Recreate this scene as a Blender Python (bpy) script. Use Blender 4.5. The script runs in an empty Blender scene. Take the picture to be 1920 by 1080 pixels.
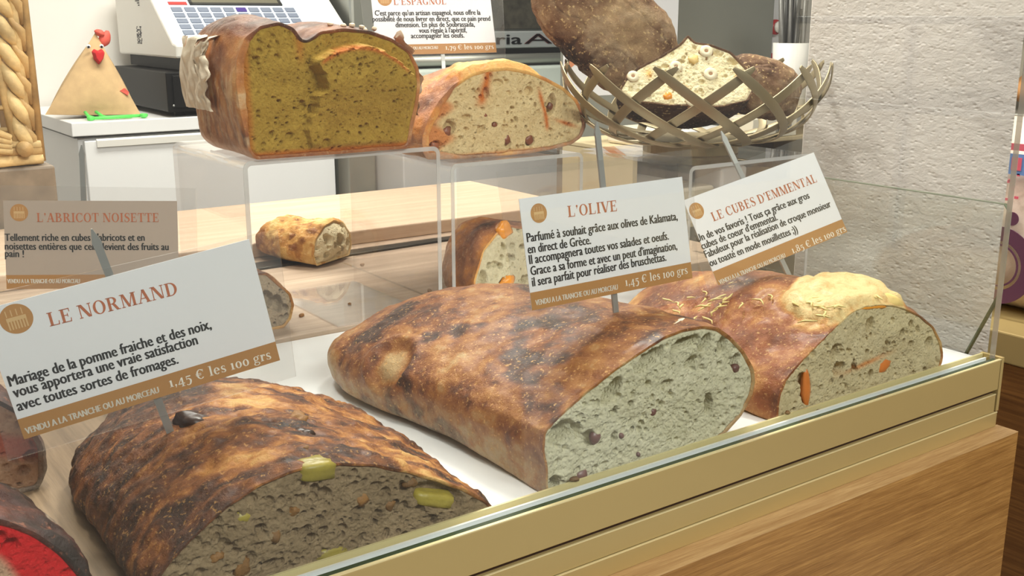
import bpy, bmesh, math, random
import numpy as np
from mathutils import Vector, Matrix, Euler

scene = bpy.context.scene
COL = scene.collection
random.seed(7)
RNG = np.random.default_rng(11)

# ------------------------------------------------------------------ camera, light, exposure
cam_data = bpy.data.cameras.new('camera')
cam_data.sensor_width = 36.0
cam_data.lens = 36.0 * 2000.0 / 1920.0
cam_data.clip_start = 0.02
cam = bpy.data.objects.new('camera', cam_data)
COL.objects.link(cam)
CAM_H = 0.30
PITCH = math.atan(508 / 2000.0)
YAW = math.atan(2063.5 / 2890.0)
cam.location = (0, 0, CAM_H)
cam.rotation_euler = (math.pi / 2 - PITCH, 0, -YAW)
scene.camera = cam

scene.view_settings.view_transform = 'Standard'
scene.view_settings.look = 'None'
scene.view_settings.exposure = 0.14
scene.view_settings.gamma = 1.0
scene.view_settings.use_curve_mapping = False
scene.cycles.max_bounces = 12
scene.cycles.transparent_max_bounces = 40
scene.cycles.transmission_bounces = 8
scene.cycles.caustics_reflective = False
scene.cycles.caustics_refractive = False

world = bpy.data.worlds.new('shop_light')
scene.world = world
world.use_nodes = True
_bg = world.node_tree.nodes['Background']
_bg.inputs['Color'].default_value = (1.0, 0.965, 0.92, 1)
_bg.inputs['Strength'].default_value = 0.24


def area_light(name, loc, target, sx, sy, power, color=(1, 0.95, 0.88)):
    d = bpy.data.lights.new(name, 'AREA')
    d.shape = 'RECTANGLE'
    d.size, d.size_y = sx, sy
    d.energy = power
    d.color = color
    o = bpy.data.objects.new(name, d)
    COL.objects.link(o)
    o.location = loc
    o.rotation_euler = (Vector(target) - Vector(loc)).to_track_quat('-Z', 'Y').to_euler()
    return o


area_light('counter_spot', (0.95, 1.2, 1.25), (0.6, 0.8, 0), 0.3, 0.16, 15)
area_light('counter_spot', (0.15, 0.9, 1.3), (0.7, 0.75, 0.05), 0.3, 0.16, 7)
area_light('overhead_light', (1.0, 2.1, 1.6), (1.0, 2.4, 0), 1.4, 0.5, 44)
area_light('overhead_light', (0.35, -1.35, 1.7), (0.75, 0.6, 0.05), 1.4, 0.5, 76, (1, 0.975, 0.94))  # unseen fill added on the front side to brighten signs and cut faces

# ------------------------------------------------------------------ helpers: objects
ORIG = {}


def lin(c):
    out = []
    for v in c[:3]:
        v = v / 255.0
        out.append(v / 12.92 if v <= 0.04045 else ((v + 0.055) / 1.055) ** 2.4)
    return (out[0], out[1], out[2], 1.0)


def tag(o, label=None, cat=None, group=None, kind=None):
    if label: o['label'] = label
    if cat: o['category'] = cat
    if group: o['group'] = group
    if kind: o['kind'] = kind
    return o


def thing(name, label, cat, loc=(0, 0, 0), rot=None, group=None):
    o = bpy.data.objects.new(name, None)
    o.empty_display_size = 0.02
    COL.objects.link(o)
    o.location = loc
    if rot is not None:
        o.rotation_euler = rot
    tag(o, label, cat, group)
    ORIG[o.name] = Vector(loc)
    return o


def mesh_obj(name, verts, faces, mat, parent=None, smooth=False, local=False, attrs=None, bevel=0.0, seg=2, mats=None, fmat=None):
    v = np.asarray(verts, dtype=np.float64).reshape(-1, 3)
    off = np.zeros(3)
    if parent is not None and not local:
        off = np.array(ORIG[parent.name])
        v = v - off
    me = bpy.data.meshes.new(name)
    if isinstance(faces, np.ndarray):
        nf, k = faces.shape
        me.vertices.add(len(v)); me.vertices.foreach_set('co', v.astype(np.float32).ravel())
        me.loops.add(nf * k); me.loops.foreach_set('vertex_index', faces.astype(np.int32).ravel())
        me.polygons.add(nf)
        me.polygons.foreach_set('loop_start', np.arange(0, nf * k, k, dtype=np.int32))
        me.update(calc_edges=True)
        me.validate()
    else:
        me.from_pydata([tuple(p) for p in v], [], faces)
        me.update()
    for m in (mats or [mat]):
        me.materials.append(m)
    if fmat is not None:
        me.polygons.foreach_set('material_index', np.asarray(fmat, dtype=np.int32))
    if smooth:
        me.polygons.foreach_set('use_smooth', np.ones(len(me.polygons), dtype=bool))
    for k, arr in (attrs or {}).items():
        a = me.attributes.new(k, 'FLOAT', 'POINT')
        a.data.foreach_set('value', np.asarray(arr, dtype=np.float32))
    o = bpy.data.objects.new(name, me)
    COL.objects.link(o)
    if parent is not None:
        o.parent = parent
    ORIG[o.name] = Vector(off) if parent is not None else Vector((0, 0, 0))
    if bevel > 0:
        b = o.modifiers.new('bevel', 'BEVEL')
        b.width = bevel; b.segments = seg; b.limit_method = 'ANGLE'; b.angle_limit = math.radians(40)
    return o


class MB:
    def __init__(self):
        self.v = []; self.f = []

    def add(self, vs, fs):
        b = len(self.v)
        self.v += [tuple(p) for p in vs]
        self.f += [tuple(b + i for i in f) for f in fs]
        return self

    def box(self, x0, x1, y0, y1, z0, z1):
        vs = [(x, y, z) for z in (z0, z1) for y in (y0, y1) for x in (x0, x1)]
        return self.add(vs, [(0, 2, 3, 1), (4, 5, 7, 6), (0, 1, 5, 4), (2, 6, 7, 3), (0, 4, 6, 2), (1, 3, 7, 5)])

    def obox(self, c, ax, ay, az, hx, hy, hz):
        c, ax, ay, az = map(Vector, (c, ax, ay, az))
        vs = [c + ax * hx * i + ay * hy * j + az * hz * k for k in (-1, 1) for j in (-1, 1) for i in (-1, 1)]
        return self.add(vs, [(0, 2, 3, 1), (4, 5, 7, 6), (0, 1, 5, 4), (2, 6, 7, 3), (0, 4, 6, 2), (1, 3, 7, 5)])

    def prism(self, poly, axis, a0, a1):
        """polygon extruded along an axis ('x','y','z'); poly gives the two other coordinates in order"""
        def P(p, a):
            return {'x': (a, p[0], p[1]), 'y': (p[0], a, p[1]), 'z': (p[0], p[1], a)}[axis]
        n = len(poly)
        vs = [P(p, a0) for p in poly] + [P(p, a1) for p in poly]
        fs = [tuple(range(n)), tuple(range(2 * n - 1, n - 1, -1))] + [(i, n + i, n + (i + 1) % n, (i + 1) % n) for i in range(n)]
        return self.add(vs, fs)

    def tube(self, pts, r, n=8, flat=None, cap=True):
        pts = [Vector(p) for p in pts]
        rs = r if isinstance(r, (list, tuple)) else [r] * len(pts)
        rings = []
        prev = None
        for i, p in enumerate(pts):
            t = (pts[min(i + 1, len(pts) - 1)] - pts[max(i - 1, 0)])
            t = t.normalized() if t.length > 1e-9 else Vector((0, 0, 1))
            if prev is None:
                a = Vector((0, 0, 1)) if abs(t.z) < 0.9 else Vector((1, 0, 0))
                u = (a - t * a.dot(t)).normalized()
            else:
                u = (prev - t * prev.dot(t)).normalized()
            prev = u
            w = t.cross(u)
            rings.append([p + (u * math.cos(2 * math.pi * k / n) + w * math.sin(2 * math.pi * k / n)) * rs[i] for k in range(n)])
        vs = [q for ring in rings for q in ring]
        fs = [(i * n + k, i * n + (k + 1) % n, (i + 1) * n + (k + 1) % n, (i + 1) * n + k) for i in range(len(pts) - 1) for k in range(n)]
        if cap:
            fs += [tuple(range(n - 1, -1, -1)), tuple((len(pts) - 1) * n + k for k in range(n))]
        return self.add(vs, fs)

    def ribbon(self, pts, nrm, w, t):
        """flat band through pts, width w (list or number) across, thickness t along the normals"""
        pts = [Vector(p) for p in pts]; nrm = [Vector(q).normalized() for q in nrm]
        ws = w if isinstance(w, (list, tuple)) else [w] * len(pts)
        vs = []
        for i, p in enumerate(pts):
            tg = (pts[min(i + 1, len(pts) - 1)] - pts[max(i - 1, 0)]).normalized()
            s = tg.cross(nrm[i]).normalized()
            for a, b in ((-1, -1), (1, -1), (1, 1), (-1, 1)):
                vs.append(p + s * a * ws[i] / 2 + nrm[i] * b * t / 2)
        n = len(pts)
        fs = [(i * 4 + k, i * 4 + (k + 1) % 4, (i + 1) * 4 + (k + 1) % 4, (i + 1) * 4 + k) for i in range(n - 1) for k in range(4)]
        fs += [(3, 2, 1, 0), tuple((n - 1) * 4 + k for k in range(4))]
        return self.add(vs, fs)

    def lathe(self, prof, c=(0, 0, 0), n=24):
        c = Vector(c); m = len(prof)
        vs = [c + Vector((r * math.cos(2 * math.pi * k / n), r * math.sin(2 * math.pi * k / n), z)) for r, z in prof for k in range(n)]
        fs = [(i * n + k, i * n + (k + 1) % n, (i + 1) * n + (k + 1) % n, (i + 1) * n + k) for i in range(m - 1) for k in range(n)]
        fs += [tuple(range(n - 1, -1, -1)), tuple((m - 1) * n + k for k in range(n))]
        return self.add(vs, fs)

    def blob(self, c, r, rot=(0, 0, 0), rough=0.15, seed=0, nu=14, nv=9, power=2.0):
        c = Vector(c); M = Euler(rot).to_matrix(); rr = random.Random(seed)
        ph = [rr.uniform(0, 6.28) for _ in range(6)]
        vs = []; fs = []
        for j in range(nv + 1):
            th = math.pi * j / nv
            for i in range(nu):
                a = 2 * math.pi * i / nu
                d = [math.sin(th) * math.cos(a), math.sin(th) * math.sin(a), math.cos(th)]
                if power != 2.0:
                    q = sum(abs(x) ** power for x in d) ** (1 / power)
                    d = [x / q for x in d]
                k = 1 + rough * (math.sin(3 * d[0] + ph[0]) * 0.5 + math.sin(4 * d[1] + ph[1]) * 0.4 + math.sin(5 * d[2] + ph[2]) * 0.3 + math.sin(7 * d[0] + 6 * d[1] + ph[3]) * 0.3)
                vs.append(c + M @ Vector((d[0] * r[0] * k, d[1] * r[1] * k, d[2] * r[2] * k)))
        for j in range(nv):
            for i in range(nu):
                fs.append((j * nu + i, (j + 1) * nu + i, (j + 1) * nu + (i + 1) % nu, j * nu + (i + 1) % nu))
        return self.add(vs, fs)

    def build(self, name, mat, parent=None, smooth=False, local=False, bevel=0.0, seg=2):
        return mesh_obj(name, self.v, self.f, mat, parent, smooth, local, bevel=bevel, seg=seg)


# ------------------------------------------------------------------ helpers: numpy noise
def _hash(ix, iy, iz, seed):
    h = (ix.astype(np.uint64) * np.uint64(374761393) + iy.astype(np.uint64) * np.uint64(668265263) + iz.astype(np.uint64) * np.uint64(2147483647) + np.uint64(seed * 974711 + 17))
    h = (h ^ (h >> np.uint64(13))) * np.uint64(1274126177)
    h = h ^ (h >> np.uint64(16))
    h = (h * np.uint64(2246822519)) & np.uint64(0xffffffff)
    h = h ^ (h >> np.uint64(15))
    return (h & np.uint64(0xffffff)).astype(np.float64) / float(0xffffff)


def vnoise(P, seed=0):
    P = np.asarray(P) + 1000.0
    i = np.floor(P).astype(np.int64); f = P - i
    f = f * f * f * (f * (f * 6 - 15) + 10)
    r = 0
    for dx in (0, 1):
        for dy in (0, 1):
            for dz in (0, 1):
                w = (f[:, 0] if dx else 1 - f[:, 0]) * (f[:, 1] if dy else 1 - f[:, 1]) * (f[:, 2] if dz else 1 - f[:, 2])
                r = r + w * _hash(i[:, 0] + dx, i[:, 1] + dy, i[:, 2] + dz, seed)
    return r


def fbm(P, scale, octv=4, seed=0, gain=0.5):
    P = np.asarray(P) * scale
    a = 1.0; t = 0; s = 0
    for o in range(octv):
        t = t + a * vnoise(P, seed + o * 7); s += a
        a *= gain; P = P * 2.03
    return t / s


def sstep(a, b, x):
    t = np.clip((x - a) / (b - a), 0, 1)
    return t * t * (3 - 2 * t)


# ------------------------------------------------------------------ helpers: materials
MATS = {}


class NT:
    def __init__(self, name):
        self.m = bpy.data.materials.new(name)
        self.m.use_nodes = True
        self.t = self.m.node_tree
        self.t.nodes.clear()
        self.out = self.t.nodes.new('ShaderNodeOutputMaterial')
        MATS[name] = self.m

    def n(self, typ, ins=None, **props):
        nd = self.t.nodes.new(typ)
        for k, v in props.items():
            setattr(nd, k, v)
        for k, v in (ins or {}).items():
            self.put(nd.inputs[k], v)
        return nd

    def put(self, sock, v):
        if hasattr(v, 'is_output') or isinstance(v, bpy.types.NodeSocket):
            self.t.links.new(v, sock)
        else:
            sock.default_value = v

    def co(self, kind='Object', scale=None):
        c = self.n('ShaderNodeTexCoord').outputs[kind]
        if scale is not None:
            mp = self.n('ShaderNodeMapping', {'Vector': c, 'Scale': scale})
            return mp.outputs['Vector']
        return c

    def noise(self, vec, scale, detail=4, rough=0.55, dist=0.0):
        return self.n('ShaderNodeTexNoise', {'Vector': vec, 'Scale': scale, 'Detail': detail, 'Roughness': rough, 'Distortion': dist}).outputs['Fac']

    def voro(self, vec, scale, feature='F1', rand=1.0):
        return self.n('ShaderNodeTexVoronoi', {'Vector': vec, 'Scale': scale, 'Randomness': rand}, feature=feature).outputs['Distance']

    def math(self, op, a, b=0.0, clamp=False):
        nd = self.n('ShaderNodeMath', operation=op, use_clamp=clamp)
        self.put(nd.inputs[0], a); self.put(nd.inputs[1], b)
        return nd.outputs[0]

    def rng(self, v, a, b, c=0.0, d=1.0):
        return self.n('ShaderNodeMapRange', {'Value': v, 'From Min': a, 'From Max': b, 'To Min': c, 'To Max': d}).outputs['Result']

    def ramp(self, fac, stops):
        nd = self.n('ShaderNodeValToRGB', {'Fac': fac})
        el = nd.color_ramp.elements
        while len(el) < len(stops): el.new(0.5)
        for e, (p, c) in zip(el, stops):
            e.position = p; e.color = lin(c)
        return nd.outputs['Color']

    def mix(self, fac, a, b, blend='MIX'):
        nd = self.n('ShaderNodeMix', data_type='RGBA', blend_type=blend)
        self.put(nd.inputs['Factor'], fac); self.put(nd.inputs[6], a); self.put(nd.inputs[7], b)
        return nd.outputs[2]

    def attr(self, name):
        return self.n('ShaderNodeAttribute', attribute_name=name).outputs['Fac']

    def bump(self, h, strength, dist, prev=None):
        ins = {'Height': h, 'Strength': strength, 'Distance': dist}
        if prev is not None: ins['Normal'] = prev
        return self.n('ShaderNodeBump', ins).outputs['Normal']

    def surf(self, color, rough=0.5, metal=0.0, normal=None, spec=0.5, coat=0.0, sss=0.0, coat_rough=0.15, alpha=None):
        b = self.n('ShaderNodeBsdfPrincipled')
        self.put(b.inputs['Base Color'], color)
        self.put(b.inputs['Roughness'], rough)
        self.put(b.inputs['Metallic'], metal)
        self.put(b.inputs['Specular IOR Level'], spec)
        if coat:
            self.put(b.inputs['Coat Weight'], coat); self.put(b.inputs['Coat Roughness'], coat_rough)
        if sss:
            b.inputs['Subsurface Weight'].default_value = sss
            b.inputs['Subsurface Radius'].default_value = (0.006, 0.004, 0.002)
            b.inputs['Subsurface Scale'].default_value = 1.0
        if normal is not None: self.put(b.inputs['Normal'], normal)
        self.t.links.new(b.outputs[0], self.out.inputs['Surface'])
        return self.m


def plain(name, c, rough=0.5, metal=0.0, spec=0.5, bump=None, var=0.0, coat=0.0):
    t = NT(name)
    col = lin(c); nrm = None
    if var or bump:
        v = t.co()
    if var:
        f = t.noise(v, 30, 5)
        d = tuple(max(0, x * (1 - var)) for x in c); u = tuple(min(255, x * (1 + var)) for x in c)
        col = t.ramp(f, [(0.3, d), (0.7, u)])
    if bump:
        nrm = t.bump(t.noise(v, bump[0], 5), bump[1], bump[2])
    return t.surf(col, rough, metal, nrm, spec, coat)


def glassy(name, tint, ior=1.5, rough=0.0, refl=1.0, haze=0.0, haze_col=(240, 240, 240)):
    """clear sheet: see-through with mirror reflections by the Fresnel law on both of its faces"""
    t = NT(name)
    bf = t.n('ShaderNodeNewGeometry').outputs['Backfacing']
    iorv = t.rng(bf, 0, 1, ior, 1 / ior)
    fr = t.n('ShaderNodeFresnel', {'IOR': iorv}).outputs[0]
    fr = t.math('MULTIPLY', fr, refl)
    tr = t.n('ShaderNodeBsdfTransparent', {'Color': tint}).outputs[0]
    gl = t.n('ShaderNodeBsdfGlossy', {'Color': (1, 1, 1, 1), 'Roughness': rough}).outputs[0]
    if haze:
        df = t.n('ShaderNodeBsdfDiffuse', {'Color': lin(haze_col)}).outputs[0]
        mh = t.n('ShaderNodeMixShader', {0: haze})
        t.t.links.new(tr, mh.inputs[1]); t.t.links.new(df, mh.inputs[2]); tr = mh.outputs[0]
    mx = t.n('ShaderNodeMixShader', {0: fr})
    t.t.links.new(tr, mx.inputs[1]); t.t.links.new(gl, mx.inputs[2])
    t.t.links.new(mx.outputs[0], t.out.inputs['Surface'])
    return t.m


def wood(name, c0, c1, grain=(3, 60, 60), rough=0.5, coat=0.0, fine=0.5):
    t = NT(name)
    v = t.co('Object', grain)
    a = t.noise(v, 1.6, 6, 0.6, 0.6)
    b = t.noise(t.co('Object', tuple(g * 4 for g in grain)), 2.2, 3, 0.6)
    f = t.math('ADD', t.math('MULTIPLY', a, 1 - fine * 0.5), t.math('MULTIPLY', b, fine * 0.5))
    col = t.ramp(f, [(0.32, c0), (0.5, tuple((x + y) / 2 for x, y in zip(c0, c1))), (0.66, c1)])
    nrm = t.bump(b, 0.25, 0.0006)
    return t.surf(col, rough, 0, nrm, 0.4, coat)


def crust_mat(name, stops, speck=(225, 190, 130), speck_amt=0.5, speck_scale=260, flour=(205, 190, 160), rough=0.55, coat=0.0, bump=1.0, mottle=0.35, mscale=22, stretch=(1, 1, 1)):
    t = NT(name)
    v = t.co('Object', stretch)
    o = t.co('Object')
    tone = t.attr('tone')
    n1 = t.noise(v, mscale, 6, 0.6, 0.4)
    n2 = t.noise(v, mscale * 5, 6, 0.72)
    f = t.math('ADD', tone, t.math('MULTIPLY', t.math('SUBTRACT', n1, 0.5), mottle * 2))
    f = t.math('ADD', f, t.math('MULTIPLY', t.math('SUBTRACT', n2, 0.5), mottle * 2.2), True)
    col = t.ramp(f, stops)
    sp = t.rng(t.noise(o, speck_scale, 2, 0.5), 0.60, 0.70, 0, speck_amt)
    col = t.mix(sp, col, lin(speck))
    fl = t.attr('flour')
    fm = t.math('MULTIPLY', fl, t.rng(t.noise(o, 120, 5, 0.7), 0.3, 0.6), True)
    col = t.mix(fm, col, lin(flour))
    nb = t.bump(t.noise(o, 110, 7, 0.72), 0.6 * bump, 0.004)
    nb = t.bump(t.noise(o, 600, 4, 0.6), 0.5 * bump, 0.0011, nb)
    rg = t.rng(n2, 0.3, 0.7, rough - 0.1, rough + 0.15)
    return t.surf(col, rg, 0, nb, 0.4, coat, coat_rough=0.3)


def crumb_mat(name, c0, c1, stain=(200, 110, 40), fine=700, bump=1.0):
    t = NT(name)
    o = t.co('Object')
    a = t.noise(o, 45, 6, 0.65, 0.3)
    b = t.noise(o, 260, 4, 0.6)
    f = t.math('ADD', t.math('MULTIPLY', a, 0.6), t.math('MULTIPLY', b, 0.4))
    col = t.ramp(f, [(0.3, c0), (0.68, c1)])
    st = t.attr('stain')
    col = t.mix(st, col, lin(stain))
    vo = t.voro(t.n('ShaderNodeMapping', {'Vector': o, 'Scale': (1, 1, 0.8)}).outputs[0], 430, 'F1')
    nb = t.bump(t.rng(vo, 0.05, 0.5), 0.5 * bump, 0.0014)
    nb = t.bump(t.noise(o, fine, 4, 0.7), 0.7 * bump, 0.0011, nb)
    return t.surf(col, 0.75, 0, nb, 0.3)

# ------------------------------------------------------------------ helpers: loaves with a cut face
def resample(poly, n, smooth=2):
    p = np.array(poly, float)
    q = np.vstack([p, p[:1]])
    d = np.concatenate([[0], np.cumsum(np.hypot(*np.diff(q, axis=0).T))])
    t = np.linspace(0, d[-1], n, endpoint=False)
    r = np.stack([np.interp(t, d, q[:, 0]), np.interp(t, d, q[:, 1])], 1)
    for _ in range(smooth):
        r = 0.25 * np.roll(r, 1, 0) + 0.5 * r + 0.25 * np.roll(r, -1, 0)
    return r


def inset(p, d):
    t = np.roll(p, -1, 0) - np.roll(p, 1, 0)
    t /= np.linalg.norm(t, axis=1)[:, None] + 1e-12
    nrm = np.stack([-t[:, 1], t[:, 0]], 1)          # inward for counter-clockwise outlines
    return p + nrm * np.asarray(d)[..., None] if np.ndim(d) else p + nrm * d


def ccw(poly):
    a = sum(x0 * y1 - x1 * y0 for (x0, y0), (x1, y1) in zip(poly, poly[1:] + poly[:1]))
    return poly if a > 0 else poly[::-1]


def grid_faces(m, n):
    i, k = np.meshgrid(np.arange(m - 1), np.arange(n), indexing='ij')
    k2 = (k + 1) % n
    return np.stack([i * n + k, (i + 1) * n + k, (i + 1) * n + k2, i * n + k2], -1).reshape(-1, 4)


def loaf(name, label, loc, outline, L, crust, crumb, rot=None, N=300, M=120, s0=0.35, pw=2.3, zc=0.35,
         wx=None, hz=None, cx=None, lift=None, disp=((25, 0.004), (80, 0.0012)), tone=None, flour=None, crust_t=0.003,
         pits=(), npits=250, pit_r=(0.0008, 0.0045), pit_d=1.7, rings=90, raise_fn=None, stain=None, seed=1, face_rough=0.0006,
         cat='bread', group=None, edge_fn=None, bulge=0.0, tilt=0.0, pit_aspect=1.3, round_s=0.3, round_n=14, NC=None, lip=0.2):
    """outline: (x, z) of the cut face, metres; the loaf runs from the face at y=0 towards +y. Returns the root Empty."""
    root = thing(name, label, cat, loc, rot, group)
    P = resample(ccw(list(outline)), N)
    x0 = (P[:, 0].max() + P[:, 0].min()) / 2; zmin = P[:, 1].min(); zmax = P[:, 1].max()
    s = 1 - (1 - np.linspace(0, 1, M)) ** 1.35
    S, TH = np.meshgrid(s, np.arange(N), indexing='ij')
    one = lambda v: 1.0 + 0 * v
    wx = wx or one; hz = hz or one; cx = cx or (lambda v: 0 * v); lift = lift or (lambda v: 0 * v)
    q = np.clip((S - s0) / (1 - s0), 0, 1)
    c = (1 - q ** pw) ** (1 / pw)
    c = np.maximum(c, 1e-4)
    PS = P.copy()
    for _ in range(round_n * 10):
        PS = 0.25 * np.roll(PS, 1, 0) + 0.5 * PS + 0.25 * np.roll(PS, -1, 0)
    PS[:, 1] = zmin + (PS[:, 1] - PS[:, 1].min()) * (zmax - zmin) / (PS[:, 1].max() - PS[:, 1].min())
    PS[:, 0] = x0 + (PS[:, 0] - (PS[:, 0].max() + PS[:, 0].min()) / 2) * (P[:, 0].max() - P[:, 0].min()) / (PS[:, 0].max() - PS[:, 0].min())
    bl = sstep(0.02, round_s, S)
    px = P[:, 0][None, :] * (1 - bl) + PS[:, 0][None, :] * bl; pz = P[:, 1][None, :] * (1 - bl) + PS[:, 1][None, :] * bl
    X = x0 + cx(S) + (px - x0) * wx(S) * c
    zh = zmin + (pz - zmin) * hz(S)
    zcen = zmin + (zmax - zmin) * zc * hz(S)
    Z = zcen + (zh - zcen) * c + lift(S)
    Y = S * L
    V = np.stack([X, Y, Z], -1)
    du = np.roll(V, -1, 1) - np.roll(V, 1, 1)
    dv = np.gradient(V, axis=0)
    nr = np.cross(dv, du); nr /= np.linalg.norm(nr, axis=2, keepdims=True) + 1e-12
    cen = V.mean(axis=1, keepdims=True)
    sign = np.sign((nr * (V - cen)).sum(-1).mean()); nr *= sign
    flat = V.reshape(-1, 3)
    d = np.zeros(len(flat))
    fade = sstep(0.0, 0.03, S).reshape(-1) * (0.25 + 0.75 * sstep(zmin + 0.002, zmin + 0.015, flat[:, 2]))
    for k, (sc, am) in enumerate(disp):
        d += (fbm(flat, sc, 4, seed * 13 + k * 5) - 0.5) * 2 * am
    up = nr.reshape(-1, 3)[:, 2]
    if edge_fn is not None:
        d += edge_fn(flat, S.reshape(-1), up)
    W = flat + nr.reshape(-1, 3) * (d * fade)[:, None]
    W[:, 2] = np.maximum(W[:, 2], min(zmin, flat[:, 2].min()))
    tv = tone(W, S.reshape(-1), up) if tone else np.full(len(W), 0.5)
    fv = flour(W, S.reshape(-1), up) if flour else np.zeros(len(W))
    # front lip of crust: two rings turned inwards, with an edge of their own
    ct = crust_t(P) if callable(crust_t) else np.full(N, crust_t)
    ct = ct * (0.75 + 0.5 * vnoise(np.c_[P * 180, np.zeros(N)], seed))
    for _ in range(6): ct = 0.25 * np.roll(ct, 1) + 0.5 * ct + 0.25 * np.roll(ct, -1)
    I1 = inset(P, ct * 0.5); I2 = inset(P, ct)
    for _ in range(3):
        I1 = 0.25 * np.roll(I1, 1, 0) + 0.5 * I1 + 0.25 * np.roll(I1, -1, 0)
        I2 = 0.25 * np.roll(I2, 1, 0) + 0.5 * I2 + 0.25 * np.roll(I2, -1, 0)
    jag = (vnoise(np.c_[P * 400, np.full(N, 3.3)], seed) - 0.5) * 0.0012
    L1 = np.c_[I1[:, 0], -0.0005 + jag, I1[:, 1]]
    L2 = np.c_[I2[:, 0], np.full(N, 0.0012), I2[:, 1]]
    allv = np.vstack([L2, L1, W[:N], W])
    lt = np.clip(tv[:N] - lip, 0, 1)
    tone_all = np.concatenate([lt * .8, lt, np.clip(tv[:N] - lip * .5, 0, 1), tv])
    fl_all = np.concatenate([fv[:N], fv[:N], fv[:N], fv])
    F = np.vstack([grid_faces(3, N), grid_faces(M, N) + 3 * N])
    mesh_obj('crust', allv, F, crust, root, True, True, attrs={'tone': tone_all, 'flour': fl_all})
    # crumb: rings from the inner edge of the crust to the middle
    R = rings
    NC = NC or int(N * 2)
    I2 = resample(I2, NC, 0)
    ctr = np.array([x0, zmin + (zmax - zmin) * 0.45])
    k = (1 - np.linspace(0, 1, R) ** 0.9)[:, None, None]
    Q = (ctr + (I2 - ctr)[None] * np.maximum(k, 0.004)).reshape(-1, 2)
    edge = np.repeat(np.linspace(0, 1, R), NC) ** 0.9
    Q3 = np.c_[Q[:, 0], np.zeros(len(Q)), Q[:, 1]]
    dy = (fbm(Q3, 320, 3, seed + 3) - 0.5) * 2 * face_rough + (fbm(Q3, 60, 3, seed + 5) - 0.5) * 0.0025
    if bulge:
        dy -= bulge * (1 - (1 - edge) ** 2)
    rr = np.random.default_rng(seed + 100)
    allp = [tuple(p) for p in pits]
    lo, hi = pit_r
    xs = rr.uniform(P[:, 0].min(), P[:, 0].max(), npits); zs = rr.uniform(zmin, zmax, npits)
    u = rr.uniform(0, 1, npits)
    rads = lo * (hi / lo) ** (u ** 1.8)
    for x, z, r in zip(xs, zs, rads):
        allp.append((x, z, r * rr.uniform(0.8, pit_aspect), r * rr.uniform(0.7, 1.1), r * pit_d * rr.uniform(0.7, 1.5), rr.uniform(-1.5, 1.5)))
    pd = np.zeros(len(Q))
    jx = (vnoise(Q3 * 300, seed + 9) - 0.5) * 0.9; 
    for (x, z, rx, rz, dp, an) in allp:
        ca, sa = math.cos(an), math.sin(an)
        ex = ((Q[:, 0] - x) * ca + (Q[:, 1] - z) * sa) / rx; ez = (-(Q[:, 0] - x) * sa + (Q[:, 1] - z) * ca) / rz
        r2 = np.sqrt(ex * ex + ez * ez) * (1 + jx * 0.2)
        pd = np.maximum(pd, dp * (1 - sstep(0.70, 1.02, r2)) * (1 - 0.25 * np.clip(r2, 0, 1)))
    dy += pd * sstep(0.0, 0.03, edge)
    if raise_fn is not None:
        dy -= raise_fn(Q[:, 0], Q[:, 1]) * sstep(0.02, 0.16, edge)
    dy = np.where(edge <= 1e-9, 0.001, dy)
    allq = np.c_[Q[:, 0], dy + 0.0004, Q[:, 1]]
    st = stain(Q[:, 0], Q[:, 1], edge) if stain else np.zeros(len(Q))
    mesh_obj('crumb', allq, grid_faces(R, NC), crumb, root, True, True, attrs={'stain': st})
    return root


# ------------------------------------------------------------------ helpers: lettering
def stroke_poly(pts, ws):
    pts = np.array(pts, float); ws = np.array(ws, float)
    t = np.gradient(pts, axis=0); t /= np.linalg.norm(t, axis=1)[:, None] + 1e-12
    nn = np.stack([-t[:, 1], t[:, 0]], 1) * ws[:, None] / 2
    return pts + nn, pts - nn


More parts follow.
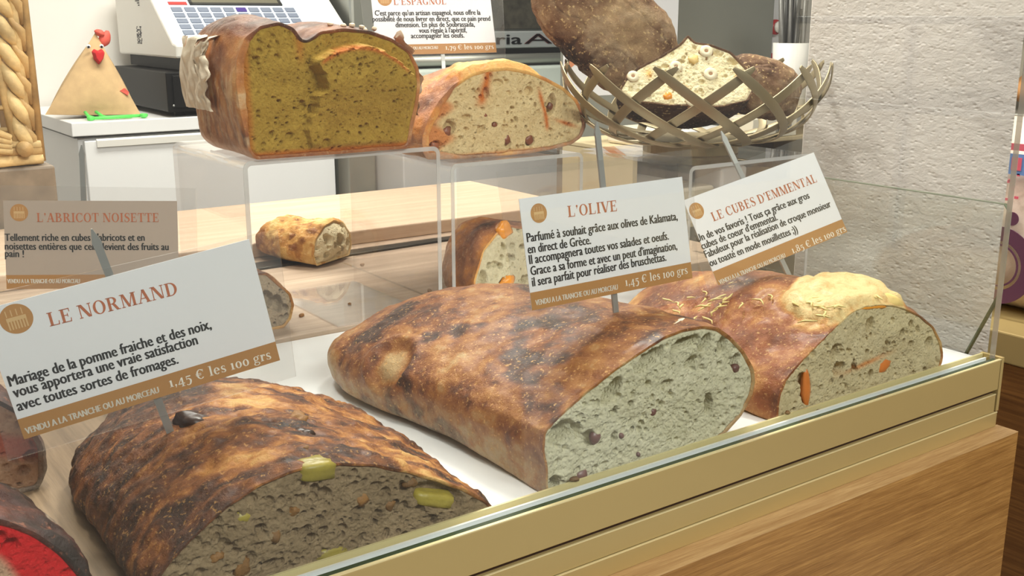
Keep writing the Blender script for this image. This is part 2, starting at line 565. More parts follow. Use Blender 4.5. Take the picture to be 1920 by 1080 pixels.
class Glyphs:
    """serif capitals, figures and a few small letters drawn from strokes; cap height 1"""
    TK, TN, SF = 0.20, 0.065, 0.06

    def __init__(self):
        self.q = []

    def quad(self, a, b, c, d): self.q.append([a, b, c, d])
    def rect(self, x0, y0, x1, y1): self.quad((x0, y0), (x1, y0), (x1, y1), (x0, y1))
    def v(self, x, y0=0, y1=1, w=None, sb=True, stp=True, e=0.1):
        w = w or self.TK
        self.rect(x, y0, x + w, y1)
        if sb: self.rect(x - e, y0, x + w + e, y0 + self.SF)
        if stp: self.rect(x - e, y1 - self.SF, x + w + e, y1)
    def h(self, x0, x1, y, w=None):
        w = w or self.TN
        self.rect(x0, y - w / 2, x1, y + w / 2)
    def ln(self, x0, y0, x1, y1, w):
        self.quad((x0, y0), (x0 + w, y0), (x1 + w, y1), (x1, y1))
    def arc(self, cx, cy, rx, ry, a0, a1, tk=None, tn=None):
        tk = tk or self.TK; tn = tn or self.TN
        n = 22
        A = np.radians(np.linspace(a0, a1, n))
        po = []; pi = []
        for a in A:
            c, s_ = math.cos(a), math.sin(a)
            w = tn + (tk - tn) * abs(c) ** 1.3
            po.append((cx + rx * c, cy + ry * s_))
            pi.append((cx + (rx - (tk)) * c if abs(c) > 0 else cx, cy + (ry - tn) * s_))
        for i in range(n - 1):
            self.quad(pi[i], po[i], po[i + 1], pi[i + 1])
    def dot(self, cx, cy, r):
        A = np.linspace(0, 2 * math.pi, 14, endpoint=False)
        self.q.append([(cx + r * math.cos(a), cy + r * math.sin(a)) for a in A])
    def curve(self, pts, ws):
        # smooth through points
        p = np.array(pts, float); n = len(p)
        t = np.linspace(0, n - 1, (n - 1) * 6 + 1)
        def cr(i): return p[min(max(i, 0), n - 1)]
        out = []
        for tt in t:
            i = min(int(tt), n - 2); f = tt - i
            a, b, c, d = cr(i - 1), cr(i), cr(i + 1), cr(i + 2)
            out.append(0.5 * ((2 * b) + (-a + c) * f + (2 * a - 5 * b + 4 * c - d) * f * f + (-a + 3 * b - 3 * c + d) * f ** 3))
        w = np.interp(t, np.arange(n), ws)
        A, B = stroke_poly(out, w)
        for i in range(len(A) - 1):
            self.quad(tuple(B[i]), tuple(B[i + 1]), tuple(A[i + 1]), tuple(A[i]))

    def glyph(self, ch):
        TK, TN = self.TK, self.TN
        if ch == ' ': return 0.34
        if ch == 'L':
            self.v(0.1); self.h(0.1, 0.72, 0.03); self.quad((0.66, 0), (0.74, 0), (0.76, 0.3), (0.71, 0.3)); return 0.82
        if ch == 'E':
            self.v(0.1); self.h(0.1, 0.72, 0.97); self.h(0.1, 0.72, 0.03); self.h(0.2, 0.56, 0.52)
            self.quad((0.66, 0), (0.74, 0), (0.77, 0.28), (0.72, 0.28)); self.quad((0.68, 0.74), (0.73, 0.74), (0.73, 1), (0.65, 1)); self.rect(0.52, 0.38, 0.57, 0.66); return 0.84
        if ch == 'N':
            self.v(0.12, w=TN * 1.1, stp=False, e=0.1); self.rect(0.0, 0.94, 0.3, 1); self.ln(0.68, 0, 0.1, 1, 0.24); self.v(0.84, w=TN * 1.1, sb=False, e=0.1); return 1.04
        if ch == 'O': self.arc(0.47, 0.5, 0.46, 0.52, 0, 360); return 0.97
        if ch == 'R':
            self.v(0.1); self.arc(0.42, 0.74, 0.34, 0.26, -90, 90); self.h(0.2, 0.45, 0.97); self.h(0.2, 0.45, 0.5); self.ln(0.66, 0, 0.38, 0.5, 0.22); self.rect(0.66, 0, 0.98, 0.06); return 0.97
        if ch == 'M':
            self.v(0.12, w=TN * 1.1, stp=False); self.rect(0, 0.94, 0.3, 1); self.ln(0.5, 0, 0.12, 1, 0.2); self.ln(0.56, 0, 0.9, 1, TN * 1.2); self.v(0.9, w=TK); return 1.24
        if ch == 'A':
            self.ln(0.06, 0, 0.42, 1, TN * 1.2); self.ln(0.66, 0, 0.36, 1, 0.22); self.h(0.2, 0.7, 0.34); self.rect(-0.04, 0, 0.26, 0.06); self.rect(0.58, 0, 0.98, 0.06); return 0.96
        if ch == 'D': self.v(0.1); self.arc(0.4, 0.5, 0.5, 0.5, -90, 90); self.h(0.2, 0.42, 0.97); self.h(0.2, 0.42, 0.03); return 0.98
        if ch == 'I': self.v(0.12); return 0.46
        if ch == 'V':
            self.ln(0.36, 0, 0.04, 1, 0.22); self.ln(0.46, 0, 0.8, 1, TN * 1.2); self.rect(-0.06, 0.94, 0.34, 1); self.rect(0.7, 0.94, 1.0, 1); return 0.94
        if ch in 'CG':
            self.arc(0.48, 0.5, 0.46, 0.52, 45, 315); self.rect(0.78, 0.66, 0.83, 1.0)
            if ch == 'G': self.v(0.66, 0.02, 0.42, sb=False, e=0.1); return 0.98
            self.quad((0.74, 0.12), (0.8, 0.06), (0.88, 0.26), (0.84, 0.28)); return 0.92
        if ch == 'U':
            self.v(0.12, 0.3, 1, sb=False); self.v(0.76, 0.3, 1, w=TN * 1.1, sb=False); self.arc(0.475, 0.32, 0.355, 0.34, 180, 360, TK, TN); return 0.98
        if ch == 'B':
            self.v(0.1); self.arc(0.4, 0.755, 0.32, 0.245, -90, 90); self.arc(0.42, 0.27, 0.38, 0.27, -90, 90)
            for y in (0.97, 0.52, 0.03): self.h(0.2, 0.44, y)
            return 0.9
        if ch == 'S':
            self.curve([(0.66, 0.8), (0.52, 0.96), (0.32, 0.97), (0.16, 0.8), (0.24, 0.6), (0.5, 0.44), (0.62, 0.24), (0.46, 0.04), (0.24, 0.03), (0.08, 0.22)], [0.05, 0.06, 0.08, 0.15, 0.2, 0.21, 0.16, 0.08, 0.06, 0.05])
            self.rect(0.62, 0.7, 0.67, 1.0); self.rect(0.06, 0, 0.11, 0.3); return 0.74
        if ch == 'T':
            self.v(0.32, stp=False); self.h(0.02, 0.82, 0.97); self.quad((0.02, 1), (0.09, 1), (0.06, 0.7), (0.0, 0.7)); self.quad((0.75, 1), (0.82, 1), (0.84, 0.7), (0.78, 0.7)); return 0.86
        if ch == 'P': self.v(0.1); self.arc(0.42, 0.73, 0.36, 0.27, -90, 90); self.h(0.2, 0.45, 0.97); self.h(0.2, 0.45, 0.48); return 0.82
        if ch in "'": self.dot(0.14, 0.9, 0.1); self.quad((0.14, 0.86), (0.24, 0.9), (0.12, 0.64), (0.08, 0.66)); return 0.3
        x = 0.7                                      # x-height of the small letters and old-style figures
        if ch == ',': self.dot(0.14, 0.09, 0.1); self.quad((0.14, 0.05), (0.24, 0.09), (0.12, -0.18), (0.07, -0.16)); return 0.32
        if ch == '0': self.arc(0.36, x / 2, 0.35, x / 2 + 0.02, 0, 360); return 0.76
        if ch == '1': self.v(0.18, 0, x, stp=False); self.quad((0.04, x - 0.1), (0.18, x - 0.06), (0.2, x), (0.2, x)); return 0.54
        if ch == '4': self.rect(0.4, -0.26, 0.58, x); self.h(0.0, 0.72, 0.06, 0.09); self.ln(0.0, 0.04, 0.42, x, 0.09); self.rect(0.32, -0.26, 0.68, -0.2); return 0.76
        if ch == '5':
            self.rect(0.14, x - 0.12, 0.62, x); self.rect(0.12, x - 0.4, 0.18, x)
            self.curve([(0.14, x - 0.36), (0.36, x - 0.3), (0.56, 0.18), (0.46, -0.14), (0.26, -0.26), (0.08, -0.16)], [0.05, 0.1, 0.2, 0.16, 0.07, 0.1]); return 0.72
        if ch == '7': self.rect(0.06, x - 0.12, 0.66, x); self.ln(0.18, -0.26, 0.5, x - 0.06, 0.18); self.rect(0.05, x - 0.24, 0.1, x); return 0.7
        if ch == '8': self.arc(0.36, 0.75, 0.28, 0.26, 0, 360, 0.15); self.arc(0.36, 0.26, 0.34, 0.28, 0, 360, 0.18); return 0.76
        if ch == '9': self.arc(0.36, 0.4, 0.33, 0.3, 0, 360, 0.17); self.curve([(0.6, 0.42), (0.58, 0.08), (0.4, -0.2), (0.12, -0.26)], [0.18, 0.17, 0.1, 0.06]); return 0.76
        if ch == '€': self.arc(0.52, 0.5, 0.44, 0.52, 45, 315); self.h(0.0, 0.62, 0.57, 0.06); self.h(0.0, 0.6, 0.42, 0.06); self.rect(0.8, 0.7, 0.85, 0.98); return 0.98
        if ch == 'l': self.v(0.12, 0, 1.06, stp=False); self.rect(0.02, 1.0, 0.3, 1.06); return 0.46
        if ch == 'e': self.arc(0.34, x / 2, 0.33, x / 2 + 0.02, 0, 318); self.h(0.1, 0.66, x / 2 + 0.02, 0.06); return 0.72
        if ch == 's':
            self.curve([(0.48, x - 0.14), (0.36, x - 0.02), (0.16, x - 0.08), (0.16, x - 0.26), (0.42, 0.28), (0.48, 0.12), (0.3, 0.02), (0.06, 0.12)], [0.05, 0.06, 0.13, 0.16, 0.17, 0.14, 0.06, 0.06])
            self.rect(0.45, x - 0.2, 0.49, x); self.rect(0.05, 0, 0.09, 0.22); return 0.58
        if ch == 'g': self.arc(0.32, 0.46, 0.28, 0.24, 0, 360, 0.14); self.arc(0.34, -0.1, 0.34, 0.19, 0, 360, 0.12); self.curve([(0.16, 0.26), (0.12, 0.16), (0.26, 0.08), (0.5, 0.06)], [0.06, 0.1, 0.12, 0.1]); self.curve([(0.5, 0.6), (0.6, 0.72), (0.7, 0.68)], [0.05, 0.07, 0.1]); return 0.72
        if ch == 'r': self.v(0.1, 0, x, e=0.08); self.curve([(0.28, 0.44), (0.38, 0.62), (0.52, 0.64)], [0.06, 0.08, 0.12]); self.dot(0.52, 0.58, 0.08); return 0.6
        return 0.5

    @classmethod
    def text(cls, s, gap=0.06):
        g = cls(); x = 0.0; polys = []
        for ch in s:
            g.q = []
            adv = g.glyph(ch)
            polys += [[(px + x, py) for px, py in q] for q in g.q]
            x += adv + gap
        return polys, x - gap


def place_serif(mb, s, a, b, cap, n):
    """serif line from baseline point a to b (local card metres), capitals of height cap, at height n over the paper"""
    polys, w = Glyphs.text(s)
    a = np.array(a); b = np.array(b); d = b - a; Lh = np.linalg.norm(d); ex = d / Lh; ey = np.array([-ex[1], ex[0]])
    for q in polys:
        pts = [a + ex * (px / w * Lh) + ey * (py * cap) for px, py in q]
        ar = sum(pts[i][0] * pts[(i + 1) % len(pts)][1] - pts[(i + 1) % len(pts)][0] * pts[i][1] for i in range(len(pts)))
        if ar < 0: pts = pts[::-1]
        mb.add([(p[0], p[1], n) for p in pts], [tuple(range(len(pts)))])


def place_sans(mb, s, a, b, size, n, bold=0.03):
    cu = bpy.data.curves.new('line', 'FONT')
    cu.body = s; cu.size = 1.0; cu.resolution_u = 2; cu.fill_mode = 'FRONT'
    ob = bpy.data.objects.new('line', cu)
    COL.objects.link(ob)
    dg = bpy.context.evaluated_depsgraph_get()
    me = bpy.data.meshes.new_from_object(ob.evaluated_get(dg))
    vs = np.array([v.co[:] for v in me.vertices]); fs = [tuple(p.vertices) for p in me.polygons]
    w = vs[:, 0].max(); x0 = vs[:, 0].min()
    a = np.array(a); b = np.array(b); d = b - a; Lh = np.linalg.norm(d); ex = d / Lh; ey = np.array([-ex[1], ex[0]])
    pts = [a + ex * ((v[0] - x0) / (w - x0) * Lh) + ey * (v[1] * size) for v in vs]
    for k in ((-1, 0, 1) if bold else (0,)):
        sh = ex * (k * bold * size)
        mb.add([(p[0] + sh[0], p[1] + sh[1], n) for p in pts], fs)
    bpy.data.objects.remove(ob); bpy.data.curves.remove(cu); bpy.data.meshes.remove(me)

# ------------------------------------------------------------------ materials
plain('white_paint', (236, 231, 224), 0.7, bump=(60, 0.15, 0.001))
plain('white_laminate', (236, 236, 236), 0.35)
plain('white_tray', (238, 239, 240), 0.28, var=0.01)
plain('white_plastic', (236, 233, 226), 0.4)
plain('black_plastic', (16, 15, 15), 0.5, spec=0.2)
plain('dark_plastic', (48, 46, 42), 0.5)
plain('grey_panel', (150, 150, 140), 0.4, metal=0.3)
plain('steel', (168, 168, 166), 0.4, metal=0.65)
plain('dull_steel', (168, 168, 160), 0.45, metal=0.85)
plain('dark_steel', (70, 68, 62), 0.35, metal=0.9)
plain('label_silver', (178, 182, 182), 0.4, metal=0.4)
plain('pale_green', (205, 214, 205), 0.4)
plain('key_grey', (120, 128, 145), 0.5)
plain('key_purple', (70, 50, 130), 0.5)
plain('lcd', (112, 108, 92), 0.25)
plain('red_print', (190, 60, 55), 0.5)
plain('dark_print', (60, 60, 66), 0.6)
plain('ink', (28, 28, 30), 0.7)
plain('title_ink', (196, 108, 66), 0.7)
plain('logo_ink', (196, 140, 74), 0.7)
plain('band_ink', (186, 132, 66), 0.6)
plain('white_ink', (250, 244, 232), 0.7)
plain('paper', (247, 247, 252), 0.7)
plain('shaded_paper', (190, 172, 158), 0.7)  # card paper with the shade on that sign mixed into its colour
plain('gold', (190, 168, 112), 0.42, metal=0.35, bump=(900, 0.05, 0.0003))
plain('gold_edge', (236, 222, 170), 0.35, metal=0.3)
plain('gap_dark', (52, 28, 12), 0.8)
plain('reflection_white', (238, 240, 242), 0.2, coat=0.6)  # white reflection along the foot of the pane, put into colour
plain('glass_edge', (92, 108, 84), 0.15)
plain('glass_edge_dark', (60, 74, 52), 0.2)
glassy('glass_edge_side', (0.8, 0.8, 0.76, 1), haze=0.45, haze_col=(214, 206, 196))
plain('fabric', (200, 168, 124), 0.95, bump=(700, 0.6, 0.001), var=0.05)
plain('red_felt', (208, 38, 42), 0.8, bump=(500, 0.4, 0.001))
plain('coral_felt', (225, 95, 80), 0.7)
plain('green_cord', (96, 214, 96), 0.5)
plain('eye_white', (235, 235, 235), 0.15)
plain('orange_stripe', (226, 150, 108), 0.6)
plain('cardboard', (196, 172, 132), 0.8, var=0.04)
plain('cream_card', (236, 228, 208), 0.6)
plain('beige_board', (206, 188, 150), 0.6)
plain('brown_grey', (126, 112, 96), 0.5, var=0.12)
plain('parchment', (240, 224, 200), 0.7, bump=(120, 0.4, 0.002))
plain('sugar', (236, 214, 186), 0.5)
plain('olive_flesh', (112, 78, 74), 0.35, var=0.2)
plain('apple_flesh', (150, 134, 54), 0.4, var=0.2, bump=(90, 0.5, 0.002))
plain('walnut', (126, 88, 44), 0.6, var=0.3, bump=(300, 0.6, 0.002))
plain('burnt_fruit', (46, 26, 16), 0.35, var=0.3)
plain('hazelnut_flesh', (226, 212, 180), 0.6, var=.06)
plain('hazelnut_skin', (150, 110, 76), 0.5, var=0.2)
plain('apricot', (236, 150, 44), 0.3, var=0.1)
plain('melted_cheese', (214, 122, 56), 0.3, var=0.1)
plain('baked_cheese', (240, 200, 126), 0.45, var=0.12, bump=(90, 0.5, 0.002))
plain('cheese_string', (226, 206, 138), 0.5)
plain('chorizo', (124, 70, 44), 0.4, var=0.25)
plain('flour_white', (238, 226, 206), 0.9, bump=(300, 0.6, 0.002))
plain('purple_print', (96, 54, 78), 0.7)
plain('pink_print', (224, 100, 120), 0.7)
plain('blue_print', (110, 150, 210), 0.7)
plain('sack_cloth', (236, 218, 200), 0.9, var=0.03, bump=(300, 0.3, 0.001))
plain('floor_tile', (150, 144, 136), 0.5)
plain('ceiling_paint', (225, 220, 210), 0.8)
plain('red_plastic', (200, 40, 45), 0.3)
plain('pen_grey', (106, 104, 100), 0.4, metal=0.3)
plain('wicker', (208, 180, 128), 0.6, var=0.16, bump=(200, 0.4, 0.002))
plain('wicker_dark', (178, 144, 92), 0.6, var=0.16, bump=(200, 0.4, 0.002))
plain('basket_metal', (152, 138, 108), 0.42, metal=0.7)
wood('oak', (122, 82, 36), (186, 142, 80), (4, 60, 150), 0.5, 0.1, 0.9)
wood('oak_dark', (92, 58, 26), (140, 96, 48), (60, 4, 150), 0.5)
wood('oak_edge', (164, 126, 80), (208, 176, 126), (5, 90, 120), 0.5, 0, 0.8)
wood('pale_wood', (198, 170, 144), (222, 199, 174), (2.2, 40, 60), 0.5)
wood('deck_wood', (160, 138, 118), (198, 176, 154), (3, 60, 60), 0.45)
wood('shaded_wood', (112, 92, 70), (160, 136, 108), (60, 3, 60), 0.55)  # left deck timber, darkened a little for the shade lying on it
wood('board_edge', (140, 92, 58), (178, 124, 82), (3, 40, 60), 0.5)
glassy('pane_glass', (0.965, 0.985, 0.97, 1))
glassy('acrylic', (0.955, 0.945, 0.94, 1), 1.49)
glassy('acrylic_sheet', (0.96, 0.95, 0.945, 1), 1.49, haze=0.10)
glassy('film', (0.965, 0.96, 0.955, 1), 1.45, 0.03, 0.7, haze=0.03)

# rough plaster: trowelled ripples
_t = NT('plaster')
_o = _t.co('Object', (1, 1, 1.7))
_nb = _t.bump(_t.noise(_o, 60, 6, 0.6, 0.3), 0.42, 0.005)
_nb = _t.bump(_t.rng(_t.voro(_o, 110), 0.0, 0.35), 0.35, 0.002, _nb)
_t.surf(_t.ramp(_t.noise(_o, 9, 4), [(0.3, (212, 206, 201)), (0.7, (223, 217, 212))]), 0.7, 0, _nb, 0.3)

# crusts
crust_mat('crust_apple', [(0.0, (218, 172, 104)), (0.28, (184, 122, 60)), (0.52, (134, 78, 36)), (0.78, (88, 48, 24)), (1.0, (46, 26, 16))], (214, 160, 90), 0.5, 420, (218, 190, 140), 0.55, 0.1, 1.3, 0.3, 30, (0.7, 1.6, 0.9))
crust_mat('crust_olive', [(0.0, (196, 164, 116)), (0.3, (176, 118, 62)), (0.55, (142, 84, 44)), (0.78, (98, 56, 36)), (1.0, (58, 36, 28))], (226, 176, 110), 0.8, 420, (186, 168, 134), 0.45, 0.2, 1.1, 0.3, 30)
crust_mat('crust_emmental', [(0.0, (238, 210, 150)), (0.2, (214, 156, 90)), (0.5, (160, 94, 56)), (0.8, (112, 62, 40)), (1.0, (62, 36, 26))], (226, 180, 116), 0.75, 400, (238, 218, 160), 0.5, 0.15, 1.2, 0.28, 30)
crust_mat('crust_brioche', [(0.0, (222, 178, 118)), (0.3, (190, 122, 60)), (0.6, (140, 78, 36)), (0.85, (98, 52, 28)), (1.0, (60, 34, 22))], (226, 190, 140), 0.25, 300, (220, 190, 150), 0.35, 0.35, 0.8, 0.2, 20)
crust_mat('crust_chorizo', [(0.0, (242, 190, 110)), (0.25, (222, 146, 72)), (0.5, (176, 116, 78)), (0.8, (124, 78, 56)), (1.0, (70, 42, 32))], (232, 190, 140), 0.4, 260, (214, 188, 160), 0.5, 0.15, 1.0, 0.26, 24)
crust_mat('crust_dark', [(0.0, (170, 138, 100)), (0.35, (132, 98, 68)), (0.6, (102, 70, 46)), (0.85, (64, 42, 30)), (1.0, (38, 26, 20))], (206, 174, 122), 0.85, 260, (176, 152, 122), 0.75, 0.0, 1.3, 0.3, 22)
crust_mat('crust_red', [(0.0, (128, 62, 44)), (0.35, (80, 40, 32)), (0.7, (46, 27, 24)), (1.0, (26, 18, 16))], (190, 120, 90), 0.5, 260, (236, 216, 190), 0.4, 0.3, 1.3, 0.3, 22)
crust_mat('crust_baguette', [(0.0, (250, 226, 170)), (0.35, (236, 194, 120)), (0.65, (206, 148, 76)), (1.0, (140, 84, 40))], (250, 230, 180), 0.3, 260, (250, 232, 196), 0.6, 0.0, 1.0, 0.25, 30)
# crumbs
crumb_mat('crumb_apple', (114, 94, 68), (160, 138, 108), (150, 110, 60))
crumb_mat('crumb_olive', (190, 184, 152), (226, 220, 194), (160, 150, 110))
crumb_mat('crumb_emmental', (190, 172, 132), (224, 209, 172), (214, 132, 64))
crumb_mat('crumb_brioche', (148, 114, 30), (190, 156, 64), (186, 104, 34))
crumb_mat('crumb_chorizo', (206, 176, 124), (234, 212, 164), (204, 112, 40))
crumb_mat('crumb_hazelnut', (226, 206, 156), (246, 234, 200), (234, 170, 70))
crumb_mat('crumb_apricot', (200, 186, 150), (228, 218, 186), (210, 150, 80))
crumb_mat('crumb_red', (176, 132, 108), (214, 176, 146), (206, 24, 30))
crumb_mat('crumb_grey', (150, 130, 106), (186, 168, 142), (150, 110, 70))
M = MATS


def struct(o): o['kind'] = 'structure'; return o


# ------------------------------------------------------------------ the room
struct(MB().box(-2.5, 4.5, -2.2, 4.4, -1.02, -0.95).build('floor', M['floor_tile']))
struct(MB().box(-2.5, 4.5, -2.2, 4.4, 1.75, 1.8).build('ceiling', M['ceiling_paint']))
struct(MB().box(-2.5, 4.5, 3.35, 3.45, -0.95, 1.75).build('wall_back', M['white_paint']))
struct(MB().prism([(1.05, .5925), (1.05, .858), (1.054, .862), (1.064, .862), (1.064, .606)], 'z', -0.95, 1.75).build('wall_right', M['plaster']))

# ------------------------------------------------------------------ display counter
case = thing('display_counter', 'long bakery counter with gold rails, oak front panel and clear upright glass pane', 'display counter', (0.2, 0.49, -0.95))
Z0 = -0.004
XR = 0.885
MB().box(-0.6, XR + 0.006, 0.4655, 0.486, -0.95, -0.0612).build('oak_front', M['oak'], case)
MB().box(-0.6, XR + 0.006, 0.4655, 0.4862, -0.0612, -0.0606).build('oak_edge', M['oak_edge'], case)
# gold rails
MB().box(-0.6, XR - 0.001, 0.4852, 0.4905, -0.0252, 0.0028).build('upper_rail', M['gold'], case, bevel=0.0006)
MB().box(-0.6, XR - 0.001, 0.4849, 0.4872, 0.0028, 0.0036).build('rail_lip', M['gold_edge'], case)
MB().box(-0.6, XR - 0.003, 0.489, 0.505, -0.0290, -0.0252).build('rail_gap', M['gap_dark'], case)
MB().box(-0.6, XR - 0.003, 0.4852, 0.505, -0.0462, -0.0290).build('lower_rail', M['gold'], case, bevel=0.0006)
MB().box(-0.6, XR - 0.003, 0.4851, 0.4862, -0.0296, -0.0288).build('rail_lip', M['gold_edge'], case)
MB().box(-0.6, XR + 0.001, 0.4842, 0.505, -0.0606, -0.0468).build('foot_rail', M['gold'], case, bevel=0.0006)
MB().box(-0.6, XR + 0.001, 0.4841, 0.4852, -0.0472, -0.0464).build('rail_lip', M['gold_edge'], case)
MB().box(XR, XR + 0.004, 0.4850, 0.5065, -0.0462, 0.0046).build('end_plate', M['gold'], case, bevel=0.0005)
MB().box(-0.6, XR, 0.5035, 0.5052, -0.0258, 0.0042).build('inner_lip', M['gold_edge'], case)
MB().box(-0.6, XR - 0.006, 0.4985, 0.5035, -0.02, -0.0015).build('channel_strip', M['gold'], case)
MB().box(-0.6, XR - 0.006, 0.4966, 0.4985, -0.02, 0.0030).build('channel_strip', M['reflection_white'], case)  # white strip painted as the reflection at the pane foot
MB().box(-0.6, XR - 0.006, 0.4917, 0.4964, -0.02, -0.0004).build('channel_strip', M['reflection_white'], case)
MB().box(-0.6, XR - 0.004, 0.4874, 0.4914, -0.02, 0.0034).build('channel_strip', M['glass_edge_dark'], case)
# panes
gp = MB().add([(x, y, z) for z in (-.015, .62) for y in (.4915, .4965) for x in (-.9, XR - .001)], [(0, 1, 5, 4), (3, 2, 6, 7)]).build('front_pane', M['pane_glass'], case)
MB().box(XR - 0.001, XR - 0.0006, 0.4915, 0.4965, 0.0013, 0.62).build('pane_edge', M['glass_edge_side'], case)
sp = [(0.5035, 0.0581), (0.5035, 0.132), (0.5085, 0.1384), (0.72, 0.1384), (0.72, -0.02), (0.5356, -0.02)]
MB().prism(sp, 'x', 0.9, 0.905).build('side_pane', M['pane_glass'], case)
e = MB()
pp = [(y, z) for y, z in sp]
for (a, b) in zip(pp[:4], pp[1:4]):
    d = Vector((0, b[0] - a[0], b[1] - a[1])); n_ = Vector((0, -d.z, d.y)).normalized() * 0.0006
    e.add([(0.8998, a[0], a[1]), (0.9052, a[0], a[1]), (0.9052, b[0], b[1]), (0.8998, b[0], b[1]),
           (0.8998, a[0] + n_.y, a[1] + n_.z), (0.9052, a[0] + n_.y, a[1] + n_.z), (0.9052, b[0] + n_.y, b[1] + n_.z), (0.8998, b[0] + n_.y, b[1] + n_.z)],
          [(0, 1, 2, 3), (7, 6, 5, 4), (0, 4, 5, 1), (1, 5, 6, 2), (2, 6, 7, 3), (3, 7, 4, 0)])
e.build('pane_edge', M['glass_edge'], case)
a, b = pp[0], pp[5]
e = MB(); e.obox((0.9025, (a[0] + b[0]) / 2, (a[1] + b[1]) / 2), (1, 0, 0), Vector((0, b[0] - a[0], b[1] - a[1])).normalized(), Vector((0, -(b[1] - a[1]), b[0] - a[0])).normalized(), 0.0028, math.hypot(b[0] - a[0], b[1] - a[1]) / 2, 0.0007)
e.build('pane_edge', M['glass_edge_dark'], case)
# decks
MB().box(0.31, 0.897, 0.5055, 0.93, -0.03, Z0).build('tray_deck', M['white_tray'], case, bevel=0.002)
MB().box(-0.6, 0.3095, 0.5055, 0.93, -0.03, Z0).build('timber_deck', M['shaded_wood'], case, bevel=0.001)
MB().box(-0.6, 1.045, 0.9305, 1.572, -0.03, 0.0).build('timber_deck', M['deck_wood'], case, bevel=0.001)
MB().box(-0.6, 0.88, 0.51, 1.57, -0.95, -0.031).build('carcass', M['oak_dark'], case)

# serving board and the long dark strip in front of it
MB().box(0.16, 1.03, 1.2785, 1.57, 0.0, 0.0195).build('cutting_board', M['pale_wood'], bevel=0.002)
o = bpy.data.objects['cutting_board']
tag(o, 'long pale wooden bread board lying across the back of the counter', 'board')
k = thing('dark_strip', 'long dark strip lying on the deck in front of the pale board', 'knife', (0.6, 1.235, 0.001))
MB().prism([(0.47, 1.21), (0.80, 1.228), (0.86, 1.236), (0.80, 1.244), (0.47, 1.243)], 'z', 0.0005, 0.003).build('strip_flat', M['dark_steel'], k, bevel=0.0006)
MB().prism([(0.355, 1.213), (0.47, 1.214), (0.47, 1.240), (0.355, 1.238)], 'z', 0.0005, 0.007).build('handle', M['black_plastic'], k, bevel=0.004)  # thicker black end of the strip

# ------------------------------------------------------------------ clear risers
def riser(name, label, x0, x1, y0, y1, h, base=False, r=0.008, z0=0.0, t=0.0042):
    o = thing(name, label, 'display stand', ((x0 + x1) / 2, (y0 + y1) / 2, z0), None, 'clear acrylic risers under the bread')
    out = []
    nseg = 6
    for side in (0, 1):
        for k in range(nseg + 1):
            a = math.pi / 2 * k / nseg
            if side == 0: out.append((x0 + r - r * math.cos(a), z0 + h - r + r * math.sin(a)))
            else: out.append((x1 - r + r * math.sin(a), z0 + h - r + r * math.cos(a)))
    outer = [(x0, z0 + 0.0003)] + out + [(x1, z0 + 0.0003)]
    ri = r - t
    inn = []
    for side in (0, 1):
        for k in range(nseg + 1):
            a = math.pi / 2 * k / nseg
            if side == 0: inn.append((x0 + r - ri * math.cos(a), z0 + h - r + ri * math.sin(a)))
            else: inn.append((x1 - r + ri * math.sin(a), z0 + h - r + ri * math.cos(a)))
    inner = [(x0 + t, z0 + 0.0003)] + inn + [(x1 - t, z0 + 0.0003)]
    m = len(outer); mb = MB()
    vs = [(x, y0, z) for x, z in outer] + [(x, y0, z) for x, z in inner] + [(x, y1, z) for x, z in outer] + [(x, y1, z) for x, z in inner]
    fs = []
    for i in range(m - 1):
        fs += [(i, i + 1, m + i + 1, m + i), (2 * m + i, 3 * m + i, 3 * m + i + 1, 2 * m + i + 1), (i, 2 * m + i, 2 * m + i + 1, i + 1), (m + i, m + i + 1, 3 * m + i + 1, 3 * m + i)]
    fs += [(0, m, 3 * m, 2 * m), (m - 1, 3 * m - 1, 4 * m - 1, 2 * m - 1)]
    mb.add(vs, fs); mb.build('bent_sheet', M['acrylic'], o)
    # front rim: its bright glint is put into a hazy white strip
    e = MB()
    for i in range(m - 1):
        e.add([(outer[i][0], y0 - 0.0006, outer[i][1]), (outer[i + 1][0], y0 - 0.0006, outer[i + 1][1]), (inner[i + 1][0], y0 - 0.0006, inner[i + 1][1]), (inner[i][0], y0 - 0.0006, inner[i][1]),
               (outer[i][0], y0 - 0.0001, outer[i][1]), (outer[i + 1][0], y0 - 0.0001, outer[i + 1][1]), (inner[i + 1][0], y0 - 0.0001, inner[i + 1][1]), (inner[i][0], y0 - 0.0001, inner[i][1])],
              [(0, 1, 2, 3), (7, 6, 5, 4), (0, 4, 5, 1), (3, 2, 6, 7)])
    e.build('polished_rim', M['acrylic_rim'], o)
    if base:
        MB().box(x0 + 0.1, x1 - 0.004, y0 + 0.03, y1, z0 + 0.0003, z0 + 0.0018).build('base_sheet', M['acrylic_sheet'], o)
    return o


glassy('acrylic_rim', (0.86, 0.86, 0.85, 1), 1.49, haze=0.35)
riser('acrylic_riser', 'clear acrylic riser under the yellow brioche', 0.352, 0.556, 0.902, 1.09, 0.1765, True)
riser('acrylic_riser', 'clear acrylic riser under the orange topped chorizo loaf', 0.586, 0.762, 0.93, 1.188, 0.153)
riser('acrylic_riser', 'clear acrylic riser under the woven metal bread basket', 0.80, 1.0, 0.80, 0.985, 0.148)

# ------------------------------------------------------------------ loaves on the front deck
def inc(root, name, mat, x, y, z, r, rot=(0, 0, 0), rough=0.2, seed=0, power=2.0):
    return MB().blob((x, y, z), r, rot, rough, seed, power=power).build(name, M[mat], root, True, True)


